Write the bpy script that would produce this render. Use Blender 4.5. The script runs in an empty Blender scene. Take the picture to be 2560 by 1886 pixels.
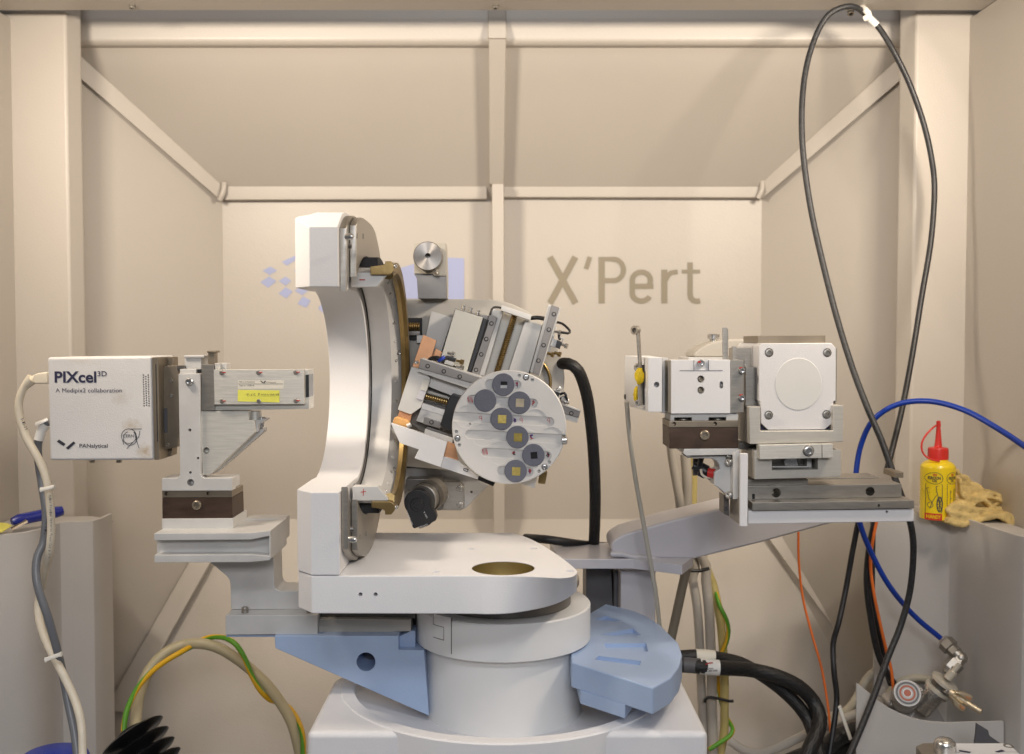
import bpy, bmesh, math, random
from mathutils import Vector, Matrix, noise
random.seed(7)
R = math.radians
S = bpy.context.scene
COL = S.collection

# ------------------------------------------------------------------ camera, light, exposure
F = 2560.0                                   # focal length in photo pixels (36 mm lens on a 36 mm sensor)
TILT = math.atan(93.0 / F)                   # the camera looks a little down
cam = bpy.data.cameras.new('camera'); cam.lens = 36; cam.sensor_width = 36
cam.clip_start = 0.02; cam.clip_end = 50
cam.dof.use_dof = True; cam.dof.focus_distance = 0.89; cam.dof.aperture_fstop = 9.0
camo = bpy.data.objects.new('camera', cam); COL.objects.link(camo)
camo.rotation_euler = (R(90) - TILT, 0, 0)
S.camera = camo

W = bpy.data.worlds.new('World'); S.world = W; W.use_nodes = True
bg = W.node_tree.nodes['Background']         # the lit room in front of the open cabinet
bg.inputs[0].default_value = (0.90, 0.92, 1.0, 1); bg.inputs[1].default_value = 0.09

def lamp(name, loc, target, sx, sy, power, col, spread=math.pi):
    l = bpy.data.lights.new(name, 'AREA'); l.shape = 'RECTANGLE'; l.size = sx; l.size_y = sy
    l.energy = power; l.color = col; l.spread = spread
    o = bpy.data.objects.new(name, l); COL.objects.link(o); o.location = loc
    o.rotation_euler = (Vector(target) - Vector(loc)).to_track_quat('-Z', 'Y').to_euler()
    return o
for sx in (-1, 1):                           # strip lamps under the cabinet's ceiling
    lamp('cabinet_lamp', (sx * .47, 0.72, 0.325), (-sx * .10, 1.45, 0.22), 0.14, 0.05, 3.3, (1.0, 0.87, 0.72), R(145))
lamp('room_lamp', (0.10, -0.60, 0.385), (0, 0.9, -0.15), 0.50, 0.22, 6.2, (0.96, 0.965, 1.0))
lamp('room_lamp', (0.0, -0.60, 1.10), (0, 0.8, -0.3), 1.0, 0.25, 9.5, (0.95, 0.965, 1.0))

S.view_settings.view_transform = 'Standard'; S.view_settings.look = 'None'
S.view_settings.exposure = 0.06; S.view_settings.gamma = 1.0; S.view_settings.use_curve_mapping = False
S.cycles.use_denoising = True; S.cycles.max_bounces = 8; S.cycles.diffuse_bounces = 5
S.cycles.use_adaptive_sampling = True; S.cycles.caustics_reflective = False; S.cycles.caustics_refractive = False

# ------------------------------------------------------------------ measuring helpers
# survey frames: measurements taken on enlargements (x offset, y offset, scale) of the photograph
FR = dict(z1=(0,850,2.754), z2=(0,1350,2.804), z3=(700,500,3.304), z4=(950,700,3.004), z5=(1480,780,2.735),
 z6=(700,1200,2.039), z7=(1650,1250,2.465), z8=(1900,0,2.360), y1=(0,0,2.754), y2=(980,580,5.1625), y3=(980,880,6.117),
 y4=(1100,900,4.72), y5=(1540,800,3.003), y6=(2200,1000,4.589), y7=(2050,1550,4.398), y8=(380,860,3.755),
 a1=(1350,1100,4.078), a2=(1600,1450,3.789), a3=(600,580,5.6075), a4=(740,900,3.177), a5=(950,1150,6.409),
 a6=(1000,720,6.882), a7=(1250,720,4.235), a8=(1350,620,5.216), b1=(0,850,3.303), b2=(1850,820,3.24),
 b3=(380,1180,3.7545), b4=(1180,0,2.95), b5=(2250,1650,7.0), b6=(880,480,5.161), b7=(200,1500,3.6177),
 d=(0,0,0.8758), n=(0,0,1))
CT, ST = math.cos(TILT), math.sin(TILT)
def Z(f, x, y):
    ox, oy, s = FR[f]; return (ox + x / s, oy + y / s)
def ray(px, py):
    u = 943.0 - py
    return Vector((px - 1280.0, F * CT + u * ST, -F * ST + u * CT))
def pt(f, x, y, Y):
    """a measured point at the true distance Y"""
    d = ray(*Z(f, x, y)); return d * (Y / d.y)
def onz(f, x, y, z):
    d = ray(*Z(f, x, y)); return d * (z / d.z)
def mm(f, n, Y):
    """length of n survey units at distance Y"""
    return n / FR[f][2] * Y / F

# ------------------------------------------------------------------ materials
MATS = {}
def mat(name, col, rough=.5, metal=0.0, bump=0.0, bscale=900, var=.04, vscale=14, brush=None, coat=0.0, spec=.5, var2=None, trans=0):
    m = bpy.data.materials.new(name); m.use_nodes = True; MATS[name] = m
    nt = m.node_tree; N = nt.nodes; L = nt.links
    b = N['Principled BSDF']
    b.inputs['Base Color'].default_value = (*col, 1); b.inputs['Roughness'].default_value = rough
    b.inputs['Metallic'].default_value = metal; b.inputs['Specular IOR Level'].default_value = spec
    b.inputs['Coat Weight'].default_value = coat; b.inputs['Coat Roughness'].default_value = .15
    tc = N.new('ShaderNodeTexCoord'); mp = N.new('ShaderNodeMapping')
    L.new(tc.outputs['Object'], mp.inputs['Vector'])
    n1 = N.new('ShaderNodeTexNoise'); n1.inputs['Scale'].default_value = vscale; n1.inputs['Detail'].default_value = 5
    if brush: mp.inputs['Scale'].default_value = brush
    L.new(mp.outputs[0] if brush else tc.outputs['Object'], n1.inputs['Vector'])
    mr = N.new('ShaderNodeMapRange'); mr.inputs['From Min'].default_value = .25; mr.inputs['From Max'].default_value = .75
    L.new(n1.outputs['Fac'], mr.inputs['Value'])
    mx = N.new('ShaderNodeMix'); mx.data_type = 'RGBA'
    c0 = tuple(max(0, c * (1 - var)) for c in col); c1 = tuple(min(1, c * (1 + var)) for c in col)
    if var2: c0 = var2
    mx.inputs[6].default_value = (*c0, 1); mx.inputs[7].default_value = (*c1, 1)
    L.new(mr.outputs[0], mx.inputs[0]); L.new(mx.outputs[2], b.inputs['Base Color'])
    rr = N.new('ShaderNodeMapRange'); rr.inputs['To Min'].default_value = max(.03, rough - .06); rr.inputs['To Max'].default_value = min(1, rough + .08)
    L.new(n1.outputs['Fac'], rr.inputs['Value']); L.new(rr.outputs[0], b.inputs['Roughness'])
    if bump:
        n2 = N.new('ShaderNodeTexNoise'); n2.inputs['Scale'].default_value = bscale; n2.inputs['Detail'].default_value = 3
        L.new(mp.outputs[0] if brush else tc.outputs['Object'], n2.inputs['Vector'])
        bp = N.new('ShaderNodeBump'); bp.inputs['Strength'].default_value = bump; bp.inputs['Distance'].default_value = .001
        L.new(n2.outputs['Fac'], bp.inputs['Height']); L.new(bp.outputs[0], b.inputs['Normal'])
    return m
mat('cabinet', (.475, .437, .390), .40, bump=.22, bscale=520, var=.03, vscale=3.5)
mat('cabinet_low', (.53, .51, .49), .45, bump=.22, bscale=700, var=.05, vscale=4)
mat('white', (.78, .77, .775), .45, bump=.22, bscale=1300, var=.035, vscale=9)
mat('box_white', (.73, .72, .71), .55, bump=.35, bscale=1300, var=.03, vscale=25)
mat('white_smooth', (.80, .80, .81), .35, bump=.05, bscale=1500, var=.02)
mat('cream_white', (.70, .69, .63), .5, bump=.1, bscale=1200, var=.03)
mat('drum', (.74, .74, .73), .42, bump=.12, bscale=1500, var=.03, vscale=18)
mat('blue', (.355, .46, .655), .42, bump=.15, bscale=700, var=.05, vscale=30, coat=.2)
mat('lavender', (.60, .59, .63), .38, bump=.12, bscale=300, var=.04, coat=.2)
mat('alu', (.67, .66, .64), .46, .3, bump=.10, bscale=2200, var=.05, vscale=60)
mat('alu_light', (.67, .66, .635), .5, .25, bump=.10, bscale=2000, var=.04, vscale=60)
mat('alu_brushed', (.72, .70, .64), .42, .5, bump=.12, bscale=60, var=.10, vscale=18, brush=(3, 30, 45))
mat('alu_warm', (.58, .555, .50), .45, .4, bump=.08, bscale=60, var=.06, vscale=14, brush=(3, 30, 45))
mat('steel', (.40, .375, .335), .38, .85, bump=.06, bscale=60, var=.10, vscale=20, brush=(4, 30, 30))
mat('steel_dark', (.20, .188, .175), .36, .85, bump=.06, bscale=80, var=.14, vscale=30)
mat('steel_bright', (.68, .67, .65), .25, .95, var=.08, vscale=200)
mat('bronze_plate', (.31, .262, .20), .4, .8, bump=.08, bscale=80, var=.12, vscale=40)
mat('brown', (.085, .055, .040), .42, .55, bump=.12, bscale=1800, var=.22, vscale=60, brush=(1, 3, 4))
mat('brass', (.32, .225, .095), .34, .92, bump=.10, bscale=300, var=.16, vscale=60)
mat('gold', (.60, .47, .14), .35, .85, bump=.2, bscale=2500, var=.2, vscale=500)
mat('copper', (.80, .43, .235), .42, .75, bump=.06, bscale=700, var=.10, vscale=80)
mat('orange_tape', (.86, .47, .17), .42, .2, var=.1, vscale=200)
mat('dark_hole', (.012, .012, .014), .6, var=.1)
mat('black_plastic', (.017, .017, .019), .38, bump=.06, bscale=900, var=.2, vscale=60)
mat('black_rubber', (.012, .012, .013), .30, bump=.04, bscale=700, var=.2, vscale=60)
mat('black_cable', (.016, .016, .018), .42, bump=.25, bscale=900, var=.5, vscale=90)
mat('worn_cable', (.021, .022, .025), .42, bump=.4, bscale=1500, var=.8, vscale=420)
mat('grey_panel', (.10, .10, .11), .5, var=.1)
mat('grey_cable', (.17, .18, .20), .32, bump=.08, bscale=300, var=.1)
mat('white_cable', (.76, .69, .56), .42, bump=.3, bscale=160, var=.08, vscale=60)
mat('beige_cable', (.46, .405, .26), .42, bump=.1, bscale=260, var=.08, vscale=25)
mat('yellow_cable', (.55, .46, .18), .45, var=.1, vscale=30)
mat('conduit', (.47, .44, .39), .4, bump=.1, bscale=400, var=.08)
mat('conduit_dark', (.25, .22, .17), .45, var=.1)
mat('thin_cable', (.50, .47, .40), .42, var=.08)
mat('cord_beige', (.46, .42, .33), .45, var=.08)
mat('blue_hose', (.003, .035, .30), .36, var=.06)
mat('orange_cord', (.78, .17, .025), .45, var=.08)
mat('tie_white', (.80, .78, .72), .45, var=.05)
mat('plate_alu', (.70, .69, .67), .5, .2, bump=.15, bscale=1800, var=.04, vscale=40)
mat('slate', (.135, .145, .190), .62, bump=.35, bscale=2600, var=.12, vscale=900)
mat('ink', (.035, .035, .050), .6, var=.05)
mat('ink_navy', (.030, .030, .075), .55, var=.05)
mat('logo_blue', (.345, .385, .60), .55, var=.04)
mat('logo_olive', (.255, .222, .160), .55, var=.05)
mat('red_ink', (.52, .035, .030), .5, var=.25, vscale=400)
mat('purple_ink', (.13, .06, .28), .5, var=.25, vscale=400)
mat('white_ink', (.75, .75, .75), .5)
mat('sticker_yellow', (.78, .77, .12), .6, bump=.1, bscale=200, var=.05)
mat('note_yellow', (.85, .80, .16), .6, var=.05)
mat('label_paper', (.74, .71, .62), .5, var=.03)
mat('label_white', (.80, .80, .78), .45, var=.04)
mat('bottle_yellow', (.84, .62, .015), .26, bump=.03, bscale=60, var=.03, coat=.2)
mat('bottle_red', (.58, .028, .020), .36, bump=.1, bscale=300, var=.06)
mat('cloth', (.66, .50, .21), .95, bump=1.0, bscale=700, var=.28, vscale=110)
mat('pen_blue', (.012, .025, .28), .22, coat=.4, var=.05)
mat('lid_blue', (.006, .035, .42), .3, var=.05)
mat('wire_blue', (.02, .06, .45), .4)
mat('putty_yellow', (.78, .56, .01), .5, bump=.5, bscale=500, var=.12, vscale=200)
mat('valve_grey', (.48, .46, .44), .42, .45, bump=.08, bscale=900, var=.06)
mat('wing_nut', (.72, .62, .45), .35, .75, bump=.15, bscale=800, var=.08)
mat('label_orange', (.42, .11, .06), .5, var=.08)
mat('plaque', (.735, .73, .705), .6, bump=.1, bscale=1500, var=.02)
mat('glass_strip', (.06, .07, .075), .15, .2, var=.2, vscale=60)

mat('bush_olive', (.52, .43, .20), .28, .9, bump=.1, bscale=600, var=.1, vscale=40)
mat('nickel', (.80, .75, .64), .42, .55, bump=.1, bscale=900, var=.08, vscale=200)
mat('label_face', (.34, .335, .32), .45, .2, var=.06, vscale=200)
mat('rail_steel', (.27, .255, .245), .45, .55, bump=.06, bscale=200, var=.12, vscale=40)
mat('housing_grey', (.50, .475, .43), .5, bump=.12, bscale=1200, var=.03)
mat('gauge_block', (.43, .395, .33), .45, .3, bump=.06, bscale=900, var=.06)
mat('cover_tan', (.45, .42, .37), .45, bump=.08, bscale=900, var=.03)
m_ = mat('steel_turned', (.34, .32, .30), .42, .9, var=.08, vscale=300)
b_ = m_.node_tree.nodes['Principled BSDF']; b_.inputs['Anisotropic'].default_value = .85
tg = m_.node_tree.nodes.new('ShaderNodeTangent'); tg.direction_type = 'RADIAL'; tg.axis = 'Y'
m_.node_tree.links.new(tg.outputs[0], b_.inputs['Tangent'])

def stain_mat():
    """powder-coated detector lid with its brown handling stains"""
    m = MATS['box_white']; nt = m.node_tree; N = nt.nodes; L = nt.links
    b = N['Principled BSDF']; src = b.inputs['Base Color'].links[0].from_socket
    tc = [n for n in N if n.type == 'TEX_COORD'][0]
    prev = src
    for (f, x, y, rx, ry, a) in (('z1', 905, 590, 75, 50, .55), ('z1', 1000, 770, 60, 55, .75), ('z1', 830, 400, 70, 60, .30), ('z1', 560, 150, 160, 30, .15)):
        c = pt(f, x, y, .865)
        mp = N.new('ShaderNodeMapping'); mp.vector_type = 'POINT'
        sx, sy = 1 / mm(f, rx, .865), 1 / mm(f, ry, .865)
        mp.inputs['Scale'].default_value = (sx, 0, sy); mp.inputs['Location'].default_value = (-c.x * sx, 0, -c.z * sy)
        L.new(tc.outputs['Object'], mp.inputs[0])
        n = N.new('ShaderNodeTexNoise'); n.inputs['Scale'].default_value = 260; n.inputs['Detail'].default_value = 4
        L.new(tc.outputs['Object'], n.inputs[0])
        ln = N.new('ShaderNodeVectorMath'); ln.operation = 'LENGTH'; L.new(mp.outputs[0], ln.inputs[0])
        ad = N.new('ShaderNodeMath'); ad.operation = 'MULTIPLY_ADD'; ad.inputs[1].default_value = 1.6; L.new(n.outputs['Fac'], ad.inputs[0]); L.new(ln.outputs['Value'], ad.inputs[2])
        mr = N.new('ShaderNodeMapRange'); mr.inputs['From Min'].default_value = 1.95; mr.inputs['From Max'].default_value = .6
        mr.inputs['To Max'].default_value = a; L.new(ad.outputs[0], mr.inputs[0])
        mx = N.new('ShaderNodeMix'); mx.data_type = 'RGBA'; mx.inputs[7].default_value = (.42, .30, .15, 1)
        L.new(mr.outputs[0], mx.inputs[0]); L.new(prev, mx.inputs[6]); prev = mx.outputs[2]
    L.new(prev, b.inputs['Base Color'])
stain_mat()

def uv_mat(name, ca, cb, mode):
    """cable jackets: a two-coloured stripe or a woven braid, laid along the tube's own UV"""
    m = bpy.data.materials.new(name); m.use_nodes = True; MATS[name] = m
    N = m.node_tree.nodes; L = m.node_tree.links; b = N['Principled BSDF']
    uv = N.new('ShaderNodeUVMap'); sp = N.new('ShaderNodeSeparateXYZ'); L.new(uv.outputs[0], sp.inputs[0])
    mx = N.new('ShaderNodeMix'); mx.data_type = 'RGBA'; mx.inputs[6].default_value = (*ca, 1); mx.inputs[7].default_value = (*cb, 1)
    if mode == 'stripe':
        a = N.new('ShaderNodeMath'); a.operation = 'MULTIPLY_ADD'; a.inputs[1].default_value = 6.0; L.new(sp.outputs[0], a.inputs[0]); L.new(sp.outputs[1], a.inputs[2])
        fr = N.new('ShaderNodeMath'); fr.operation = 'FRACT'; L.new(a.outputs[0], fr.inputs[0])
        gt = N.new('ShaderNodeMath'); gt.operation = 'GREATER_THAN'; gt.inputs[1].default_value = .58; L.new(fr.outputs[0], gt.inputs[0])
        L.new(gt.outputs[0], mx.inputs[0]); b.inputs['Roughness'].default_value = .4
    else:
        ws = []
        for sg in (1, -1):
            a = N.new('ShaderNodeMath'); a.operation = 'MULTIPLY'; a.inputs[1].default_value = 420.0; L.new(sp.outputs[0], a.inputs[0])
            c = N.new('ShaderNodeMath'); c.operation = 'MULTIPLY_ADD'; c.inputs[1].default_value = sg * 24 * math.pi; L.new(sp.outputs[1], c.inputs[0]); L.new(a.outputs[0], c.inputs[2])
            s = N.new('ShaderNodeMath'); s.operation = 'SINE'; L.new(c.outputs[0], s.inputs[0]); ws.append(s)
        mxm = N.new('ShaderNodeMath'); mxm.operation = 'MAXIMUM'; L.new(ws[0].outputs[0], mxm.inputs[0]); L.new(ws[1].outputs[0], mxm.inputs[1])
        mr = N.new('ShaderNodeMapRange'); mr.inputs['From Min'].default_value = .2; mr.inputs['From Max'].default_value = 1
        L.new(mxm.outputs[0], mr.inputs[0]); L.new(mr.outputs[0], mx.inputs[0])
        bp = N.new('ShaderNodeBump'); bp.inputs['Strength'].default_value = .35; bp.inputs['Distance'].default_value = .0004
        L.new(mxm.outputs[0], bp.inputs['Height']); L.new(bp.outputs[0], b.inputs['Normal'])
        b.inputs['Roughness'].default_value = .5
    L.new(mx.outputs[2], b.inputs['Base Color'])
uv_mat('earth_wire', (.72, .42, .015), (.10, .32, .02), 'stripe')
uv_mat('braid', (.007, .007, .008), (.013, .0125, .0125), 'braid')

# ------------------------------------------------------------------ object helpers
THINGS = []
def obj(name, bm_or_me, m, parent=None, smooth=38):
    if isinstance(bm_or_me, bmesh.types.BMesh):
        bmesh.ops.recalc_face_normals(bm_or_me, faces=bm_or_me.faces[:])
        me = bpy.data.meshes.new(name); bm_or_me.to_mesh(me); bm_or_me.free()
    else: me = bm_or_me
    if smooth:
        for p in me.polygons: p.use_smooth = True
        me.set_sharp_from_angle(angle=R(smooth))
    for mm_ in (m if isinstance(m, (list, tuple)) else [m]): me.materials.append(MATS[mm_])
    o = bpy.data.objects.new(name, me); COL.objects.link(o)
    if parent: o.parent = parent
    if 0 < smooth < 50: weighted(o)
    return o
def weighted(o):
    w = o.modifiers.new('weighted_normals', 'WEIGHTED_NORMAL'); w.keep_sharp = True; w.weight = 90
def thing(name, label, cat, group=None):
    o = bpy.data.objects.new(name, None); COL.objects.link(o); o.empty_display_size = .01
    return tag(o, label, cat, group)
def tag(o, label, cat, group=None):
    o['label'] = label; o['category'] = cat
    if group: o['group'] = group
    THINGS.append(o); return o
def struct(o, label=None, cat=None):
    o['kind'] = 'structure'
    if label: o['label'] = label
    if cat: o['category'] = cat
    return o
def sharp_bevel(bm, w, segs=2, ang=25):
    if w <= 0: return
    bmesh.ops.recalc_face_normals(bm, faces=bm.faces[:])
    es = [e for e in bm.edges if len(e.link_faces) == 2 and e.calc_face_angle(0) > R(ang)]
    bmesh.ops.bevel(bm, geom=es, offset=w, offset_type='OFFSET', segments=segs, profile=.5, affect='EDGES', clamp_overlap=True)
def loft(secs, caps=True, closed=True):
    """closed rings of equal length joined into one surface"""
    bm = bmesh.new(); rows = [[bm.verts.new(p) for p in s] for s in secs]; n = len(secs[0])
    for a, b in zip(rows, rows[1:]):
        for i in range(n if closed else n - 1):
            j = (i + 1) % n; bm.faces.new((a[i], a[j], b[j], b[i]))
    if caps:
        bm.faces.new(rows[0][::-1]); bm.faces.new(rows[-1])
    return bm
def prism(pts3, off, bev=.0004, segs=2):
    off = Vector(off)
    bm = loft([[Vector(p) for p in pts3], [Vector(p) + off for p in pts3]])
    sharp_bevel(bm, bev, segs); return bm
def P(f, pts, Y): return [pt(f, x, y, Y) for x, y in pts]
def cutter(kind, *a):
    if kind == 'c':                                        # round hole facing the viewer: frame, x, y, r, Y, depth
        f, x, y, r, Y, d = a; c = pt(f, x, y, Y); rr = mm(f, r, Y); n = 12 if rr < .002 else 40
        ring = [Vector((c.x + rr * math.cos(2*math.pi*i/n), Y - .002, c.z + rr * math.sin(2*math.pi*i/n))) for i in range(n)]
        return prism(ring, (0, d + .002, 0), 0)
    if kind == 'p':
        f, pts, Y, d = a; return prism([p + Vector((0, -.002, 0)) for p in P(f, pts, Y)], (0, d + .002, 0), 0)
    if kind == 'z':
        x, y, r, z0, z1 = a; n = 40
        return prism([Vector((x + r*math.cos(2*math.pi*i/n), y + r*math.sin(2*math.pi*i/n), z0)) for i in range(n)], (0, 0, z1 - z0), 0)
    if kind == 'w': return prism(a[0], a[1], 0)
def cut(o, cutters, smooth=38):
    for group in cutters if isinstance(cutters[0], list) else [cutters]:
        me = bpy.data.meshes.new('cut'); bm = bmesh.new()
        for c in group:
            b = cutter(*c); bmesh.ops.recalc_face_normals(b, faces=b.faces[:])
            t = bpy.data.meshes.new('t'); b.to_mesh(t); b.free(); bm.from_mesh(t); bpy.data.meshes.remove(t)
        bm.to_mesh(me); bm.free()
        c = bpy.data.objects.new('cut', me); COL.objects.link(c)
        o.modifiers.clear()
        md = o.modifiers.new('b', 'BOOLEAN'); md.operation = 'DIFFERENCE'; md.object = c; md.solver = 'EXACT'
        dg = bpy.context.evaluated_depsgraph_get(); dg.update()
        new = bpy.data.meshes.new_from_object(o.evaluated_get(dg))
        o.modifiers.clear(); old = o.data; nm = old.name; o.data = new; bpy.data.meshes.remove(old); new.name = nm
        bpy.data.objects.remove(c); bpy.data.meshes.remove(me)
    if smooth:
        for p in o.data.polygons: p.use_smooth = True
        o.data.set_sharp_from_angle(angle=R(smooth)); weighted(o)
    return o
def fpoly(name, f, pts, Y, depth, m, parent=None, bev=.0004, holes=None, segs=2):
    o = obj(name, prism(P(f, pts, Y), (0, depth, 0), bev, segs), m, parent)
    if holes: cut(o, holes)
    return o
def fbox(name, f, x0, y0, x1, y1, Y, depth, m, parent=None, bev=.0004, holes=None, segs=2):
    a, b = pt(f, x0, y0, Y), pt(f, x1, y1, Y)
    c, e = pt(f, x0, y1, Y), pt(f, x1, y0, Y)
    X0, X1 = (a.x + c.x) / 2, (b.x + e.x) / 2
    o = obj(name, prism([(X0, Y, a.z), (X1, Y, a.z), (X1, Y, b.z), (X0, Y, b.z)], (0, depth, 0), bev, segs), m, parent)
    if holes: cut(o, holes)
    return o
def ring_pts(c, r, ax, n=32, ph=0):
    ax = Vector(ax).normalized(); u = ax.orthogonal().normalized(); v = ax.cross(u)
    return [Vector(c) + u * (r * math.cos(ph + 2*math.pi*i/n)) + v * (r * math.sin(ph + 2*math.pi*i/n)) for i in range(n)]
def lathe(name, base, ax, prof, m, parent=None, n=32, caps=True, ph=0, smooth=38):
    """prof: (distance along the axis, radius)"""
    base, ax = Vector(base), Vector(ax).normalized()
    bm = loft([ring_pts(base + ax * h, max(r, 1e-5), ax, n, ph) for h, r in prof], caps)
    return obj(name, bm, m, parent, smooth)
def fcyl(name, f, x, y, r, Y, depth, m, parent=None, bev=.0004, n=40):
    c = pt(f, x, y, Y); rr = mm(f, r, Y); b = min(bev, rr * .3)
    return lathe(name, c, (0, 1, 0), [(0, rr - b), (b, rr), (depth, rr)], m, parent, n)
def screw(f, x, y, r, Y, parent, m='steel_bright', h=.0022, name='screw', ax=(0, -1, 0), base=None, rr=None):
    rr = rr or mm(f, r, Y); c = base or pt(f, x, y, Y)
    ax = Vector(ax)
    o = lathe(name, Vector(c) - ax.normalized() * .0005, ax, [(0, rr), (h * .85 + .0005, rr), (h + .0005, rr * .86), (h + .0005, rr * .56), (h * .35 + .0005, rr * .50)], m, parent, 18)
    return o
def resample(pts, step):
    pts = [Vector(p) for p in pts]
    if len(pts) == 2:
        n = max(2, int((pts[1] - pts[0]).length / step)); return [pts[0].lerp(pts[1], i / n) for i in range(n + 1)]
    q = [pts[0] * 2 - pts[1]] + pts + [pts[-1] * 2 - pts[-2]]; out = []
    for i in range(1, len(q) - 2):
        p0, p1, p2, p3 = q[i-1:i+3]; n = max(2, int((p2 - p1).length / step))
        for k in range(n):
            t = k / n
            out.append(.5 * ((2*p1) + (p2-p0)*t + (2*p0-5*p1+4*p2-p3)*t*t + (3*p1-p0-3*p2+p3)*t**3))
    out.append(pts[-1]); return out
def tube(name, pts, r, m, parent=None, n=12, step=.006, wob=0.0, rad=None, flat=1.0):
    pts = resample(pts, step); bm = bmesh.new(); uvl = bm.loops.layers.uv.new('UVMap')
    T = [(pts[min(i+1, len(pts)-1)] - pts[max(i-1, 0)]).normalized() for i in range(len(pts))]
    u = T[0].orthogonal().normalized(); rows = []; us = [0.0]
    for i, p in enumerate(pts):
        u = (u - T[i] * u.dot(T[i])).normalized(); v = T[i].cross(u)
        rr = r * (1 + wob * noise.noise(p * 90)) if not rad else rad(i / (len(pts) - 1)) * r
        rows.append([bm.verts.new(p + u * (rr * math.cos(2*math.pi*k/n)) + v * (rr * flat * math.sin(2*math.pi*k/n))) for k in range(n)])
        if i: us.append(us[-1] + (p - pts[i-1]).length)
    for i in range(len(rows) - 1):
        for k in range(n):
            j = (k + 1) % n; fc = bm.faces.new((rows[i][k], rows[i][j], rows[i+1][j], rows[i+1][k]))
            for lp, (a, b) in zip(fc.loops, ((i, k), (i, k+1), (i+1, k+1), (i+1, k))): lp[uvl].uv = (us[a], b / n)
    bm.faces.new(rows[0][::-1]); bm.faces.new(rows[-1])
    return obj(name, bm, m, parent, 60)
def wire(name, segs, r, m, label, cat='cable', group=None, **k):
    """segs: list of (frame, [(x, y, Y), ...]) joined end to end"""
    return tag(tube(name, [pt(f, *q) for f, l in segs for q in l], r, m, **k), label, cat, group)
def thread(name, p0, p1, r, pitch, m, parent):
    p0, p1 = Vector(p0), Vector(p1); L = (p1 - p0).length; n = int(L / pitch); prof = []
    for i in range(n): prof += [(i * pitch, r * .78), (i * pitch + pitch * .3, r), (i * pitch + pitch * .7, r)]
    return lathe(name, p0, p1 - p0, prof, m, parent, 16, smooth=20)
def text(name, s, f, x0, x1, yb, cap, Y, m, parent=None, bold=0.0, rot=0.0, lift=.0003, shear=0.0):
    """flat print facing the viewer: fitted between x0 and x1 on the baseline yb"""
    cu = bpy.data.curves.new('t', 'FONT'); cu.body = s; cu.size = 1; cu.offset = bold; cu.resolution_u = 4; cu.shear = shear
    o = bpy.data.objects.new('t', cu); COL.objects.link(o)
    dg = bpy.context.evaluated_depsgraph_get(); dg.update()
    me = bpy.data.meshes.new_from_object(o.evaluated_get(dg)); bpy.data.objects.remove(o); bpy.data.curves.remove(cu)
    xs = [v.co.x for v in me.vertices]; w = max(xs) - min(xs); mnx = min(xs)
    c = pt(f, x0, yb, Y - lift); sx = mm(f, x1 - x0, Y) / w; sz = mm(f, cap, Y) / .70
    ca, sa = math.cos(rot), math.sin(rot)
    for v in me.vertices:
        x, z = (v.co.x - mnx) * sx, v.co.y * sz
        v.co = Vector((c.x + x * ca - z * sa, Y - lift, c.z + x * sa + z * ca))
    return obj(name, me, m, parent, 0)
def strokes_mesh(lines, w):
    """2-D polylines -> mitred ribbons; returns (verts, faces)"""
    V, Fc = [], []
    for ln in lines:
        ww = w
        if isinstance(ln, dict): ww = ln['w']; ln = ln['p']
        ln = [Vector(p) for p in ln]; n0 = len(V)
        for i, p in enumerate(ln):
            a = (p - ln[i-1]).normalized() if i else (ln[1] - p).normalized()
            b = (ln[i+1] - p).normalized() if i < len(ln) - 1 else a
            t = (a + b); t = t.normalized() if t.length > 1e-6 else a
            nrm = Vector((-t.y, t.x)); k = ww / 2 / max(.5, abs(nrm.dot(Vector((-a.y, a.x)))))
            V += [p + nrm * k, p - nrm * k]
        for i in range(len(ln) - 1):
            q = n0 + 2*i; Fc.append((q, q+1, q+3, q+2))
    return V, Fc
def strokes(name, f, lines, w, Y, m, parent=None, lift=.0003):
    V, Fc = strokes_mesh(lines, w)
    me = bpy.data.meshes.new(name); me.from_pydata([pt(f, v.x, v.y, Y - lift) for v in V], [], Fc)
    return obj(name, me, m, parent, 0)
def arc2(cx, cy, rx, ry, a0, a1, n=20):
    return [(cx + rx * math.cos(R(a0 + (a1-a0)*i/n)), cy + ry * math.sin(R(a0 + (a1-a0)*i/n))) for i in range(n + 1)]
def decal(name, f, pts, Y, m, parent=None, lift=.0003):
    me = bpy.data.meshes.new(name); me.from_pydata([pt(f, x, y, Y - lift) for x, y in pts], [], [tuple(range(len(pts)))])
    return obj(name, me, m, parent, 0)
def capsule(x0, y0, x1, y1, r, n=10):
    a = math.degrees(math.atan2(y1-y0, x1-x0))
    return arc2(x0, y0, r, r, a+90, a+270, n) + arc2(x1, y1, r, r, a-90, a+90, n)

# ================================================================== the setting: the measuring cabinet
YC = 1.20                                                    # back edge of the ceiling
zc = pt('d', 1121, 25, YC).z
xR = pt('d', 2137, 500, YC).x; xL = pt('d', 8, 500, YC).x
def slab(name, x0, x1, y0, y1, z0, z1, m='cabinet', bev=.001):
    return struct(obj(name, prism([(x0, y0, z0), (x1, y0, z0), (x1, y1, z0), (x0, y1, z0)], (0, 0, z1 - z0), bev), m))
def plan(name, pts, z0, z1, m='cabinet', bev=.001, segs=2, parent=None):
    return obj(name, prism([(x, y, z0) for x, y in pts], (0, 0, z1 - z0), bev, segs), m, parent)
ceil = slab('ceiling', xL - .03, xR + .03, .25, YC, zc, zc + .02, bev=.004)
slab('roof', xL - .03, xR + .03, YC + .001, 1.62, zc + .075, zc + .09)
slab('wall_left', xL - .03, xL, .25, 1.60, -.85, zc - .0005)
slab('wall_right', xR, xR + .03, .25, 1.60, -.85, zc - .0005)
slab('floor', xL - .02, xR + .02, .55, 1.60, -.84, -.80)
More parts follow.
